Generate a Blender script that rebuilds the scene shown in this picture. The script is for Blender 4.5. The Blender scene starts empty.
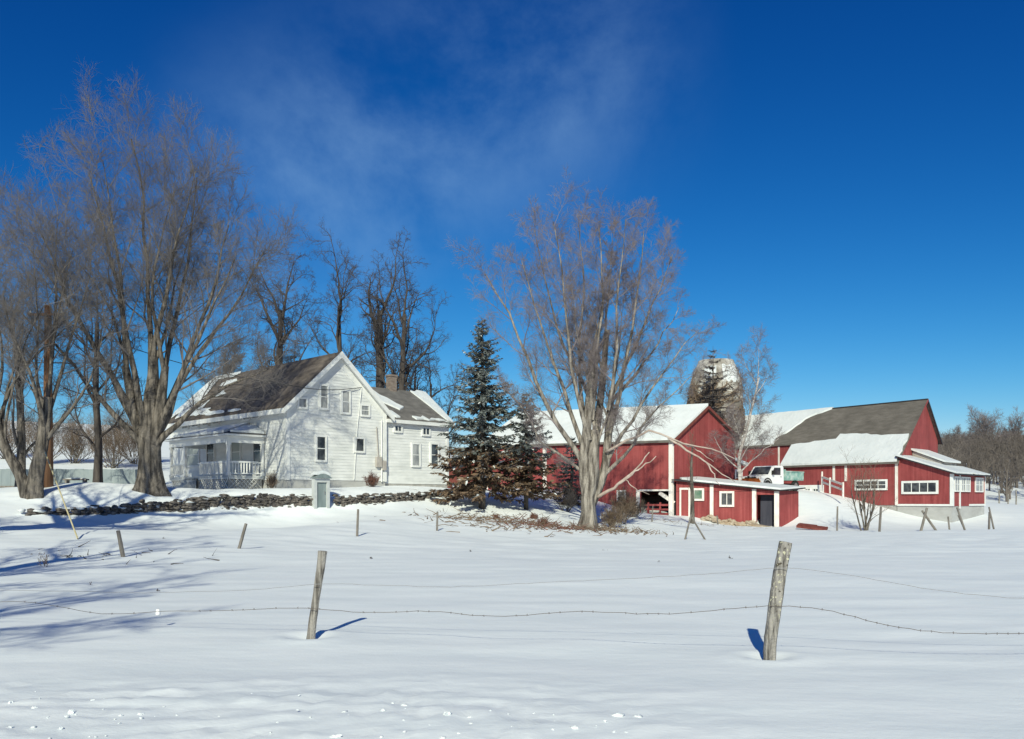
import bpy, math, random
import numpy as np
from mathutils import Vector, noise as mnoise

random.seed(7)
scene = bpy.context.scene
COL = scene.collection
F = 887.0; HOR = 500.0; CZ = 1.7
R = math.radians
SUN_AZ, SUN_EL = 186.0, 30.0        # the sun stands behind the camera, a little to the left

# ------------------------------------------------------------------ helpers
def P(px, py, d):                    # point seen at a photo position, at forward distance d
    return Vector(((px - 512) / F * d, d, CZ + (HOR - py) / F * d))

def tag(o, label=None, cat=None, group=None, kind=None):
    if label: o['label'] = label
    if cat: o['category'] = cat
    if group: o['group'] = group
    if kind: o['kind'] = kind
    return o

def empty(name, loc, label, cat, group=None, rz=0.0):
    o = bpy.data.objects.new(name, None); COL.objects.link(o)
    o.location = loc; o.rotation_euler = (0, 0, rz); o.empty_display_size = 0.3
    return tag(o, label, cat, group)

def origin_of(parent):
    v = Vector((0, 0, 0))
    while parent is not None:
        v += Vector(parent.location); parent = parent.parent
    return v

class MB:
    def __init__(s): s.v = []; s.f = []; s.isl = []
    def poly(s, pts):
        b = len(s.v); s.v += [tuple(p) for p in pts]; s.f.append(tuple(range(b, b + len(pts))))
    def prism(s, pts, vec):
        n = len(pts); b = len(s.v); vec = Vector(vec); s.isl.append(b)
        s.v += [tuple(p) for p in pts] + [tuple(Vector(p) + vec) for p in pts]
        s.f.append(tuple(range(b + n - 1, b - 1, -1))); s.f.append(tuple(range(b + n, b + 2 * n)))
        for i in range(n):
            j = (i + 1) % n
            s.f.append((b + i, b + j, b + n + j, b + n + i))
    def box(s, O, A, B, a0, a1, b0, b1, z0, z1):     # box in a frame with horizontal axes A and B
        O = Vector(O)
        pts = [O + A * a + B * b for a, b in ((a0, b0), (a1, b0), (a1, b1), (a0, b1))]
        pts = [Vector((p.x, p.y, z0)) for p in pts]
        s.prism(pts, (0, 0, z1 - z0))
    def bx(s, x0, x1, y0, y1, z0, z1):
        s.prism([(x0, y0, z0), (x1, y0, z0), (x1, y1, z0), (x0, y1, z0)], (0, 0, z1 - z0))
    def bar(s, p, q, w, h=None):
        p = Vector(p); q = Vector(q); h = h or w
        t = (q - p).normalized()
        a = t.cross(Vector((0, 0, 1)))
        a = Vector((1, 0, 0)) if a.length < 1e-3 else a.normalized()
        b = a.cross(t)
        s.prism([p + a * (x * w / 2) + b * (y * h / 2) for x, y in ((-1, -1), (1, -1), (1, 1), (-1, 1))], q - p)
    def tube(s, pts, rad, n=8, cap=True):
        pts = [Vector(p) for p in pts]
        if not hasattr(rad, '__len__'): rad = [rad] * len(pts)
        b0 = len(s.v)
        for i, p in enumerate(pts):
            t = (pts[min(i + 1, len(pts) - 1)] - pts[max(i - 1, 0)]).normalized()
            ref = Vector((0, 0, 1)) if abs(t.z) < .9 else Vector((1, 0, 0))
            a = t.cross(ref).normalized(); c = a.cross(t)
            for k in range(n):
                an = 2 * math.pi * k / n
                s.v.append(tuple(p + (a * math.cos(an) + c * math.sin(an)) * rad[i]))
        for i in range(len(pts) - 1):
            for k in range(n):
                k2 = (k + 1) % n
                s.f.append((b0 + i * n + k, b0 + i * n + k2, b0 + (i + 1) * n + k2, b0 + (i + 1) * n + k))
        if cap:
            s.f.append(tuple(range(b0 + n - 1, b0 - 1, -1)))
            e = b0 + (len(pts) - 1) * n
            s.f.append(tuple(range(e, e + n)))
    def blob(s, c, r, seed=0, rough=.35, seg=7, rings=5):
        c = Vector(c); r = Vector(r) if hasattr(r, '__len__') else Vector((r, r, r))
        b0 = len(s.v); off = Vector((seed * 3.1, seed * 1.7, seed * .9))
        for i in range(rings + 1):
            th = math.pi * i / rings
            for k in range(seg):
                ph = 2 * math.pi * k / seg
                d = Vector((math.sin(th) * math.cos(ph), math.sin(th) * math.sin(ph), math.cos(th)))
                q = 1 + rough * mnoise.noise(d * 1.6 + off)
                s.v.append((c.x + d.x * r.x * q, c.y + d.y * r.y * q, c.z + d.z * r.z * q))
        for i in range(rings):
            for k in range(seg):
                k2 = (k + 1) % seg
                s.f.append((b0 + i * seg + k, b0 + (i + 1) * seg + k, b0 + (i + 1) * seg + k2, b0 + i * seg + k2))
    def build_each(s, name, mat, parent=None, world=True):      # every board a mesh of its own
        st = s.isl + [len(s.v)]; out = []
        for a, b in zip(st[:-1], st[1:]):
            q = MB(); q.v = s.v[a:b]; q.f = [tuple(i - a for i in f) for f in s.f if a <= f[0] < b]
            out.append(q.build(name, mat, parent, world))
        return out
    def build(s, name, mat, parent=None, world=True, smooth=False):
        off = origin_of(parent) if (world and parent) else Vector((0, 0, 0))
        me = bpy.data.meshes.new(name)
        me.from_pydata([(x - off.x, y - off.y, z - off.z) for x, y, z in s.v], [], s.f)
        if smooth:
            me.polygons.foreach_set('use_smooth', [True] * len(me.polygons))
        me.materials.append(mat)
        o = bpy.data.objects.new(name, me); COL.objects.link(o)
        if parent: o.parent = parent
        return o

def np_mesh(name, V, Fq, mat, parent=None, smooth=True, loc=None):
    V = np.asarray(V, dtype=np.float32).reshape(-1, 3); Fq = np.asarray(Fq, dtype=np.int32)
    m, k = Fq.shape
    me = bpy.data.meshes.new(name)
    me.vertices.add(len(V)); me.vertices.foreach_set('co', V.ravel())
    me.loops.add(m * k); me.loops.foreach_set('vertex_index', Fq.ravel())
    me.polygons.add(m)
    me.polygons.foreach_set('loop_start', np.arange(0, m * k, k, dtype=np.int32))
    me.polygons.foreach_set('loop_total', np.full(m, k, dtype=np.int32))
    me.polygons.foreach_set('use_smooth', np.full(m, smooth))
    me.update(calc_edges=True)
    me.materials.append(mat)
    o = bpy.data.objects.new(name, me); COL.objects.link(o)
    if parent: o.parent = parent
    if loc is not None: o.location = loc
    return o

def copy_tree(o, parent=None):
    c = o.copy(); COL.objects.link(c); c.parent = parent
    for ch in list(o.children): copy_tree(ch, c)
    return c

# ------------------------------------------------------------------ materials
def mat(name, c1, c2=None, rough=.8, scale=(3, 3, 3), lo=.35, hi=.65, detail=5, bump=0, bscale=20, bdist=.02, spec=.3, metal=0, big=0):
    m = bpy.data.materials.new(name); m.use_nodes = True
    nt = m.node_tree; b = nt.nodes['Principled BSDF']; L = nt.links.new
    b.inputs['Roughness'].default_value = rough
    b.inputs['Specular IOR Level'].default_value = spec
    b.inputs['Metallic'].default_value = metal
    b.inputs['Base Color'].default_value = (*c1, 1)
    tc = nt.nodes.new('ShaderNodeTexCoord')
    if c2:
        mp = nt.nodes.new('ShaderNodeMapping'); mp.inputs['Scale'].default_value = scale
        L(tc.outputs['Object'], mp.inputs['Vector'])
        n = nt.nodes.new('ShaderNodeTexNoise'); n.inputs['Scale'].default_value = 1; n.inputs['Detail'].default_value = detail
        L(mp.outputs[0], n.inputs['Vector'])
        r = nt.nodes.new('ShaderNodeMapRange'); r.inputs['From Min'].default_value = lo; r.inputs['From Max'].default_value = hi
        L(n.outputs['Fac'], r.inputs['Value'])
        x = nt.nodes.new('ShaderNodeMix'); x.data_type = 'RGBA'
        x.inputs['A'].default_value = (*c1, 1); x.inputs['B'].default_value = (*c2, 1)
        L(r.outputs[0], x.inputs['Factor']); out = x.outputs['Result']
        if big:
            n3 = nt.nodes.new('ShaderNodeTexNoise'); n3.inputs['Scale'].default_value = .55; n3.inputs['Detail'].default_value = 7; n3.inputs['Roughness'].default_value = .65
            L(tc.outputs['Object'], n3.inputs['Vector'])
            r3 = nt.nodes.new('ShaderNodeMapRange'); r3.inputs['From Min'].default_value = .3; r3.inputs['From Max'].default_value = .7
            r3.inputs['To Min'].default_value = 1 - big; r3.inputs['To Max'].default_value = 1 + big * .4
            L(n3.outputs['Fac'], r3.inputs['Value'])
            mx = nt.nodes.new('ShaderNodeVectorMath'); mx.operation = 'SCALE'; L(out, mx.inputs[0]); L(r3.outputs[0], mx.inputs['Scale']); out = mx.outputs[0]
        L(out, b.inputs['Base Color'])
    if bump:
        n2 = nt.nodes.new('ShaderNodeTexNoise'); n2.inputs['Scale'].default_value = bscale; n2.inputs['Detail'].default_value = 6
        L(tc.outputs['Object'], n2.inputs['Vector'])
        bp = nt.nodes.new('ShaderNodeBump'); bp.inputs['Strength'].default_value = bump; bp.inputs['Distance'].default_value = bdist
        L(n2.outputs['Fac'], bp.inputs['Height']); L(bp.outputs[0], b.inputs['Normal'])
    return m

M = {}
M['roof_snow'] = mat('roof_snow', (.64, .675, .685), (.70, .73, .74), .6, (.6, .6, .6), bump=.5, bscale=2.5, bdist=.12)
M['clod'] = mat('snow_clod', (.83, .87, .885), None, .6, bump=.4, bscale=30)
M['white_siding'] = mat('white_siding', (.63, .645, .635), (.76, .77, .76), .6, (.8, .8, 3), bump=.15, bscale=8, big=.10)
M['white_trim'] = mat('white_trim', (.74, .75, .74), (.64, .65, .63), .55, (2, 2, 2), lo=.45, hi=.75)
M['old_trim'] = mat('weathered_trim', (.74, .70, .66), (.5, .42, .38), .7, (4, 4, 1.2), lo=.5, hi=.8)
M['porch_grey'] = mat('porch_grey_paint', (.42, .44, .44), (.5, .52, .52), .6)
M['shingle'] = mat('old_shingles', (.08, .066, .056), (.185, .155, .13), .9, (1.1, 1.1, 3.2), lo=.3, hi=.7, detail=8, big=.3, bump=.6, bscale=9, bdist=.05)
M['grey_shingle'] = mat('grey_shingles', (.11, .105, .10), (.19, .18, .17), .9, (1.5, 1.5, 4), lo=.3, hi=.7, detail=8, bump=.5, bscale=9, bdist=.05)
M['barn_roof'] = mat('barn_roof_shingles', (.12, .108, .095), (.175, .158, .14), .9, (1.2, 1.2, 5), lo=.3, hi=.7, detail=8, big=.25, bump=.5, bscale=8, bdist=.05)
M['red'] = mat('red_barn_boards', (.23, .041, .043), (.335, .08, .079), .85, (5.5, 5.5, .25), lo=.3, hi=.7, detail=7, bump=.35, bscale=7, bdist=.03, big=.28)
M['red_worn'] = mat('worn_red_boards', (.13, .030, .026), (.20, .062, .050), .85, (4, 4, .3), lo=.3, hi=.7, detail=6, bump=.35, bscale=7, bdist=.03)
M['dark_edge'] = mat('dark_roof_edge', (.03, .03, .035), None, .7)
M['stone'] = mat('foundation_stone', (.30, .29, .27), (.42, .41, .39), .9, (2.2, 2.2, 3), lo=.3, hi=.7, bump=.7, bscale=5, bdist=.06)
M['concrete'] = mat('foundation_concrete', (.36, .36, .35), (.46, .46, .45), .9, (.8, .8, 1.5), bump=.4, bscale=5)
M['fieldstone'] = mat('dark_fieldstone', (.035, .032, .032), (.22, .195, .175), .9, (4, 4, 4), lo=.3, hi=.7, bump=.5, bscale=9, bdist=.03)
M['brownstone'] = mat('brown_rubble', (.30, .22, .15), (.48, .42, .34), .9, (2, 2, 2), lo=.3, hi=.7, bump=.5, bscale=9, bdist=.03)
M['brick'] = mat('chimney_brick', (.17, .135, .115), (.27, .225, .195), .9, (4, 4, 9), bump=.5, bscale=14)
M['glass'] = mat('dark_window_glass', (.025, .03, .04), (.09, .10, .11), .12, (1.5, 1.5, 1.5), lo=.4, hi=.6, spec=.5)
M['curtain_glass'] = mat('curtained_glass', (.20, .21, .22), (.40, .41, .41), .2, (3, 3, .8), lo=.4, hi=.6, spec=.5)
M['shade'] = mat('window_shade', (.36, .39, .36), None, .35, spec=.5)
M['green_glass'] = mat('green_curtained_glass', (.08, .17, .12), (.2, .25, .2), .2, (3, 3, 3))
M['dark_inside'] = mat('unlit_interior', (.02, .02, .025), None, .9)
M['doorway_shade'] = mat('navy_doorway_shade', (.03, .032, .05), (.05, .05, .07), .7, (5, 5, .4))
M['grey_door'] = mat('grey_blue_door_paint', (.15, .19, .195), (.22, .26, .265), .6, (3, 3, .6))
M['bark'] = mat('maple_bark', (.042, .037, .033), (.205, .180, .155), .95, (7, 7, 1.1), lo=.36, hi=.66, detail=8, bump=1, bscale=9, bdist=.08)
M['pale_bark'] = mat('pale_grey_bark', (.08, .068, .058), (.36, .325, .285), .95, (6, 6, .9), lo=.36, hi=.64, detail=8, bump=1, bscale=9, bdist=.08)
M['dark_bark'] = mat('dark_bark', (.045, .038, .036), (.10, .085, .075), .95, (5, 5, 1), lo=.3, hi=.7, bump=.8, bscale=6, bdist=.05)
M['twig'] = mat('maple_twigs', (.115, .105, .105), (.19, .172, .165), .9, (.6, .6, .6), lo=.35, hi=.65)
M['mauve_twig'] = mat('mauve_twigs', (.165, .138, .142), (.26, .222, .222), .9, (.6, .6, .6), lo=.35, hi=.65)
M['dark_twig'] = mat('dark_twigs', (.055, .048, .05), (.09, .08, .08), .9, (1, 1, 1))
M['brown_twig'] = mat('brown_twigs', (.14, .10, .075), (.24, .18, .13), .9, (1, 1, 1))
M['red_twig'] = mat('reddish_dead_leaves', (.13, .06, .048), (.22, .115, .085), .9, (1.5, 1.5, 1.5))
M['wood_hill'] = mat('leafless_wood', (.115, .098, .088), (.18, .155, .14), .95, (.08, .08, .08), lo=.35, hi=.65)
M['dead_limb'] = mat('bare_dead_limb', (.34, .26, .22), (.50, .42, .37), .85, (3, 3, 3))
M['birch'] = mat('birch_bark', (.26, .23, .22), (.48, .45, .43), .8, (2, 2, 9), lo=.35, hi=.6, bump=.3)
M['needle'] = mat('spruce_needles', (.085, .105, .10), (.26, .285, .28), .8, (1.2, 1.2, 1.2), lo=.3, hi=.7)
M['needle_dead'] = mat('browned_spruce_needles', (.13, .085, .055), (.22, .155, .105), .9, (1.2, 1.2, 1.2), lo=.3, hi=.7)
M['post'] = mat('weathered_post', (.07, .062, .055), (.31, .29, .265), .9, (30, 30, 3.2), lo=.33, hi=.60, detail=8, bump=1, bscale=34, bdist=.02)
M['dark_post'] = mat('dark_post', (.14, .125, .11), (.22, .20, .18), .9, (8, 8, 2))
M['pole'] = mat('brown_pole', (.13, .065, .035), (.20, .11, .065), .9, (8, 8, .5))
M['wire'] = mat('rusty_wire', (.13, .11, .10), None, .6, metal=.2)
M['dull_wire'] = mat('dull_wire', (.33, .33, .34), None, .5, metal=.4)
M['cable'] = mat('black_cable', (.05, .05, .05), None, .6)
M['yellow'] = mat('faded_yellow_guard', (.46, .39, .20), (.55, .49, .31), .6, (3, 3, 3))
M['fence_blue'] = mat('pale_blue_grey_boards', (.20, .24, .26), (.26, .30, .31), .7, (2, 2, .6))
M['silo'] = mat('silo_staves', (.20, .18, .155), (.52, .50, .46), .9, (.9, .9, .9), lo=.38, hi=.62, detail=8, bump=.5, bscale=6)
M['truck_white'] = mat('white_truck_paint', (.78, .79, .80), None, .3, spec=.5)
M['teal'] = mat('faded_teal_bed', (.16, .33, .30), (.40, .50, .47), .6, (3, 3, 3))
M['orange'] = mat('orange_plow_paint', (.62, .20, .05), (.45, .16, .06), .5, (3, 3, 3))
M['rubber'] = mat('black_rubber', (.02, .02, .02), None, .8)
M['steel'] = mat('grey_steel', (.35, .35, .36), None, .4, metal=.7)
M['plastic'] = mat('white_plastic', (.85, .85, .85), None, .4)
M['planks_grey'] = mat('grey_planks', (.35, .32, .29), (.45, .42, .39), .9, (2, 2, 2))

def lichen_post():
    m = M['post'].copy(); m.name = 'lichen_spotted_post'
    nt = m.node_tree; b = nt.nodes['Principled BSDF']; L = nt.links.new
    src = b.inputs['Base Color'].links[0].from_socket
    tc = nt.nodes.new('ShaderNodeTexCoord')
    vo = nt.nodes.new('ShaderNodeTexNoise'); vo.inputs['Scale'].default_value = 19; vo.inputs['Detail'].default_value = 3
    L(tc.outputs['Object'], vo.inputs['Vector'])
    sx = nt.nodes.new('ShaderNodeSeparateXYZ'); L(tc.outputs['Object'], sx.inputs[0])
    mr2 = nt.nodes.new('ShaderNodeMapRange'); mr2.inputs[1].default_value = .35; mr2.inputs[2].default_value = .75
    L(sx.outputs['Z'], mr2.inputs['Value'])
    for lo, hi, col in ((.64, .67, (.07, .06, .045, 1)), (.61, .645, (.52, .50, .36, 1))):
        mr = nt.nodes.new('ShaderNodeMapRange'); mr.inputs[1].default_value = lo; mr.inputs[2].default_value = hi
        L(vo.outputs['Fac'], mr.inputs['Value'])
        mu = nt.nodes.new('ShaderNodeMath'); mu.operation = 'MULTIPLY'
        L(mr.outputs[0], mu.inputs[0]); L(mr2.outputs[0], mu.inputs[1])
        x = nt.nodes.new('ShaderNodeMix'); x.data_type = 'RGBA'; x.inputs['B'].default_value = col
        L(src, x.inputs['A']); L(mu.outputs[0], x.inputs['Factor'])
        src = x.outputs['Result']
        vo2 = nt.nodes.new('ShaderNodeTexNoise'); vo2.inputs['Scale'].default_value = 26; vo2.inputs['Detail'].default_value = 2
        L(tc.outputs['Object'], vo2.inputs['Vector']); vo = vo2
    L(src, b.inputs['Base Color'])
    return m
M['lichen'] = lichen_post()

def snow_ground():
    m = bpy.data.materials.new('field_snow'); m.use_nodes = True
    nt = m.node_tree; b = nt.nodes['Principled BSDF']; L = nt.links.new
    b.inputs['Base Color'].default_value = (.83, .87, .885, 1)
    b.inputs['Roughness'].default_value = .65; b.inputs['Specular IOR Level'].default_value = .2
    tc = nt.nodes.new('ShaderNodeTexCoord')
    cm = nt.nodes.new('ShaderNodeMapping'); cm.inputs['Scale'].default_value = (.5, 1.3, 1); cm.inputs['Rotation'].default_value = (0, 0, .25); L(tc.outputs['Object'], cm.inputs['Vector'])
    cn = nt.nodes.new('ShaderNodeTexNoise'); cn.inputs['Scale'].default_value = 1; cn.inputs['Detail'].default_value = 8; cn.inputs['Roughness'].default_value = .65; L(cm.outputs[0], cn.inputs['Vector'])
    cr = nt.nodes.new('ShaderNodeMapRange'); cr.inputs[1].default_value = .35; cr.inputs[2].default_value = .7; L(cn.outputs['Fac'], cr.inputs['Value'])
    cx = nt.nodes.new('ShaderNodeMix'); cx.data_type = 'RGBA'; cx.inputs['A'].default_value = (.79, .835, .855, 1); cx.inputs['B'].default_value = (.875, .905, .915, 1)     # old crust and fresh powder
    L(cr.outputs[0], cx.inputs['Factor']); L(cx.outputs['Result'], b.inputs['Base Color'])
    prev = None
    for sc, st, dist, ns in (((.25, .6, 1), .35, .12, 1.0), ((1.1, 1.9, 1), .25, .04, 1.0), ((4.5, 7, 4), .30, .016, 1.0), ((26, 30, 20), .35, .006, 1.0)):
        mp = nt.nodes.new('ShaderNodeMapping'); mp.inputs['Scale'].default_value = sc; mp.inputs['Rotation'].default_value = (0, 0, .12)
        L(tc.outputs['Object'], mp.inputs['Vector'])
        n = nt.nodes.new('ShaderNodeTexNoise'); n.inputs['Scale'].default_value = ns; n.inputs['Detail'].default_value = 5
        L(mp.outputs[0], n.inputs['Vector'])
        bp = nt.nodes.new('ShaderNodeBump'); bp.inputs['Strength'].default_value = st; bp.inputs['Distance'].default_value = dist
        L(n.outputs['Fac'], bp.inputs['Height'])
        if prev: L(prev.outputs[0], bp.inputs['Normal'])
        prev = bp
    L(prev.outputs[0], b.inputs['Normal'])
    return m
M['snow'] = snow_ground()

# ------------------------------------------------------------------ terrain
WALL = [(20, 514, 40, .10), (72, 514, 41.5, .15), (110, 513, 43, .22), (154, 511, 45, .30), (200, 509, 47, .52), (245, 508, 49, .60), (280, 507, 50.2, .54), (309, 506.5, 51, .50),
        (337, 506, 52.2, .46), (380, 503, 54, .40), (420, 500, 56.5, .32), (460, 494, 60, .2)]
ctl = []
for X in (-60, -30, -12, 0, 12, 30, 60):
    for Y in (-25, -5, 6, 14, 22): ctl.append((X, Y, 0.0))
for px, py, d in [(0, 577, 20), (100, 577, 20), (220, 572, 21.5), (-120, 577, 20), (330, 557, 27), (60, 549, 27), (150, 550, 27.5), (240, 549, 29), (320, 543, 33.5), (400, 538, 38), (-120, 546, 27),
                  (0, 534, 32), (60, 532, 33), (130, 532, 34), (220, 532, 36), (300, 527, 40), (360, 521, 45), (410, 516, 50),
                  (-120, 500, 40), (0, 496, 43), (32, 496, 43), (90, 494, 44), (150, 489, 47), (170, 493, 51), (228, 494, 53.5), (287, 491, 55.5), (330, 489, 58),
                  (385, 486, 61), (450, 490, 65), (437, 531, 44), (482, 512, 56), (520, 511, 57), (560, 508, 62), (545, 489, 78), (487, 490, 81), (457, 491, 80),
                  (590, 528, 52), (560, 528, 50), (620, 525, 55), (622, 510, 70), (672, 516, 72), (640, 514, 74), (672, 516, 73.8), (655, 515, 74.6), (690, 517, 72.8), (672, 519, 67), (720, 526, 71), (755, 528, 69.5), (700, 522, 71.5), (778, 529, 69.8), (720, 525, 69), (778, 527, 69), (800, 529, 65), (838, 531, 60), (690, 536, 50),
                  (690, 547, 36), (880, 545, 36), (1000, 545, 36), (880, 533, 50), (960, 530, 52), (1020, 530, 54), (900, 524, 71), (950, 526, 69.5), (985, 522, 73), (1010, 515, 78),
                  (868, 512, 74), (845, 500, 78), (820, 493, 81), (770, 490, 79), (745, 491, 79), (797, 491, 80), (735, 489, 84), (800, 503, 75), (835, 515, 71), (770, 505, 76), (830, 488, 88),
                  (1010, 503, 100), (1060, 508, 90), (0, 488, 62), (80, 488, 62), (130, 487, 62), (-150, 490, 60), (0, 472, 70), (60, 470, 70), (120, 470, 72), (0, 440, 100), (90, 440, 100), (170, 445, 100)]:
    p = P(px, py, d); ctl.append(tuple(p))
for px, py, d, h in WALL:
    p = P(px, py, d); ctl.append((p.x, p.y - .15, p.z - .05)); ctl.append((p.x - .1, p.y + .75, p.z + h))
ctl += [(-35, 130, 11), (0, 120, 5), (40, 120, 4), (90, 130, 5), (160, 140, 5), (-120, 120, 12), (-250, 200, 25), (0, 250, 14), (130, 260, 16), (260, 240, 18),
        (-350, 700, 40), (0, 700, 30), (350, 700, 36), (700, 700, 36), (-700, 700, 40), (-400, 0, 0), (400, 0, 0), (0, -120, 0), (-300, -120, 0), (300, -120, 0), (120, 60, .5), (-120, 60, 3)]
C = np.array(ctl)
def tps_U(r2): return np.where(r2 > 1e-9, .5 * r2 * np.log(np.maximum(r2, 1e-12)), 0)
SC = 50.0
XY = C[:, :2] / SC
n = len(C)
K_ = tps_U(((XY[:, None] - XY[None]) ** 2).sum(-1)) + np.eye(n) * 2e-5
Pm = np.hstack([np.ones((n, 1)), XY])
A_ = np.block([[K_, Pm], [Pm.T, np.zeros((3, 3))]])
Wt = np.linalg.solve(A_, np.concatenate([C[:, 2], np.zeros(3)]))
def gz_arr(X, Y):
    q = np.stack([X, Y], -1).reshape(-1, 2) / SC
    out = np.empty(len(q))
    for i in range(0, len(q), 8000):
        s_ = q[i:i + 8000]
        out[i:i + 8000] = tps_U(((s_[:, None] - XY[None]) ** 2).sum(-1)) @ Wt[:n] + Wt[n] + s_ @ Wt[n + 1:]
    return out.reshape(np.shape(X))
def drift(x, y):
    k = min(1.0, max(0.0, (110 - y) / 60))
    z = .05 * mnoise.noise(Vector((x * .12, y * .35, 1.0))) + .018 * mnoise.noise(Vector((x * .6, y * 1.5, 5.0)))
    if 24 < y < 68: z += .06 * min(1, (y - 24) / 8) * mnoise.noise(Vector((x * .7, y * .7, 9.0)))
    if y < 9.0 and x < 2.2:                     # rough edge thrown up by the plough
        a = min(1, (9.0 - y) / 1.5) * min(1, (2.2 - x) / 2)
        z += a * (.05 * abs(mnoise.noise(Vector((x * 2.5, y * 4, 3)))) + .035 * mnoise.noise(Vector((x * 5, y * 6, 3))) + .012 * mnoise.noise(Vector((x * 11, y * 12, 8))))
    for cx, cy in ((-2.50, 10.93), (2.78, 9.63)):      # hollow and drift at the near posts
        r_ = math.hypot(x - cx, y - cy)
        if r_ < 1.2: z += -.05 * math.exp(-(r_ / .17) ** 2) + .025 * math.exp(-((r_ - .38) / .16) ** 2)
    return z * k
def gz(x, y): return float(gz_arr(np.array([x]), np.array([y]))[0]) + drift(x, y)

ys = np.concatenate([np.linspace(-40, 3, 14), np.linspace(3.5, 12, 90), np.linspace(12.2, 36, 110), np.linspace(36.3, 64, 92), np.linspace(64.5, 90, 50), np.linspace(91, 160, 44), np.linspace(166, 720, 40)])
tcol = np.linspace(-1, 1, 361)
YY = np.repeat(ys[:, None], 361, 1)
half = 14 + np.maximum(ys, 0) * .75
half = np.where(ys < 3, 14 + 3 * .75, half)
half = half[:, None]
core = np.sign(tcol) * np.where(np.abs(tcol) < .92, np.abs(tcol) / .92, 1 + (np.abs(tcol) - .92) / .08 * 8)
XX = core[None] * half
ZZ = gz_arr(XX, YY)
for i in range(XX.shape[0]):
    if ys[i] > 112: continue
    for j in range(361):
        if abs(tcol[j]) < .92: ZZ[i, j] += drift(XX[i, j], YY[i, j])
nr, nc = XX.shape
idx = np.arange(nr * nc).reshape(nr, nc)
Fq = np.stack([idx[:-1, :-1], idx[:-1, 1:], idx[1:, 1:], idx[1:, :-1]], -1).reshape(-1, 4)
ground = np_mesh('ground', np.stack([XX, YY, ZZ], -1), Fq, M['snow'])
tag(ground, 'snow covered field rising to the farm', None, None, 'structure')
if 'category' in ground: del ground['category']

# ------------------------------------------------------------------ branches
def tubes(Pt, Rd, n):
    B, K, _ = Pt.shape
    T = np.gradient(Pt, axis=1); T /= np.linalg.norm(T, axis=-1, keepdims=True) + 1e-9
    mean = Pt[:, -1] - Pt[:, 0]
    mean /= np.linalg.norm(mean, axis=-1, keepdims=True) + 1e-9
    ref = np.where((np.abs(mean[:, 2:3]) < .8), np.array([[0, 0, 1.]]), np.array([[1., .3, 0]]))
    a = np.cross(T, ref[:, None, :]); a /= np.linalg.norm(a, axis=-1, keepdims=True) + 1e-9
    b = np.cross(T, a)
    an = np.arange(n) * 2 * math.pi / n
    V = Pt[:, :, None, :] + Rd[:, :, None, None] * (a[:, :, None, :] * np.cos(an)[None, None, :, None] + b[:, :, None, :] * np.sin(an)[None, None, :, None])
    id_ = np.arange(B * K * n).reshape(B, K, n); nx = np.roll(id_, -1, 2)
    Fq = np.stack([id_[:, :-1], nx[:, :-1], nx[:, 1:], id_[:, 1:]], -1).reshape(-1, 4)
    return V.reshape(-1, 3), Fq

def merge(parts):
    V = []; Fq = []; o = 0
    for v, f in parts:
        V.append(v); Fq.append(f + o); o += len(v)
    return np.concatenate(V), np.concatenate(Fq)

def unit(v): return v / (np.linalg.norm(v, axis=-1, keepdims=True) + 1e-9)

def paths(rng, start, d, length, rad, K, jit, up, tip=.25, out=0.0):
    B = len(start)
    Pt = np.empty((B, K, 3)); Pt[:, 0] = start; d = unit(d)
    for k in range(1, K):
        rad_dir = start * np.array([1, 1, 0]); rad_dir = unit(rad_dir)
        d = unit(d + rng.normal(0, jit, (B, 3)) + np.array([0, 0, up]) + rad_dir * out)
        Pt[:, k] = Pt[:, k - 1] + d * (length / (K - 1))[:, None]
    s = np.linspace(0, 1, K)[None]
    Rd = rad[:, None] * (tip + (1 - tip) * (1 - s) ** 1.25)
    return Pt, Rd

def spawn(rng, Pt, Rd, c, t0, t1, ang, asd, lmin, lmax, shrink, rf, K, jit, up, rmax=9, rmin=.003, tip=.3, out=0.0):
    B, Kp, _ = Pt.shape
    plen = np.linalg.norm(np.diff(Pt, axis=1), axis=-1).sum(1)
    t = (np.arange(c)[None] + rng.random((B, c))) / c * (t1 - t0) + t0
    f = np.clip(t * (Kp - 1), 0, Kp - 1.001); i0 = f.astype(int); fr = (f - i0)[..., None]
    bi = np.arange(B)[:, None]
    pos = Pt[bi, i0] * (1 - fr) + Pt[bi, i0 + 1] * fr
    T = unit(Pt[bi, i0 + 1] - Pt[bi, i0])
    r0 = Rd[bi, i0] * (1 - fr[..., 0]) + Rd[bi, i0 + 1] * fr[..., 0]
    ref = np.where(np.abs(T[..., 2:3]) < .85, np.array([0, 0, 1.]), np.array([1., 0, 0]))
    A = unit(np.cross(T, ref)); Bv = np.cross(T, A)
    ph = rng.random((B, 1)) * 6.28 + np.arange(c)[None] * 2.4 + rng.normal(0, .5, (B, c))
    th = np.radians(rng.normal(ang, asd, (B, c)))
    d = T * np.cos(th)[..., None] + (A * np.cos(ph)[..., None] + Bv * np.sin(ph)[..., None]) * np.sin(th)[..., None]
    ln = plen[:, None] * rng.uniform(lmin, lmax, (B, c)) * (1 - shrink * t)
    rd = np.clip(r0 * rf * rng.uniform(.8, 1.1, (B, c)), rmin, rmax)
    return paths(rng, pos.reshape(-1, 3), d.reshape(-1, 3), ln.ravel(), rd.ravel(), K, jit, up, tip, out)

def resample(pts, K):
    pts = np.array([tuple(p) for p in pts], float)
    s = np.concatenate([[0], np.cumsum(np.linalg.norm(np.diff(pts, axis=0), axis=1))])
    q = np.linspace(0, s[-1], K)
    return np.stack([np.interp(q, s, pts[:, i]) for i in range(3)], -1)

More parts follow.
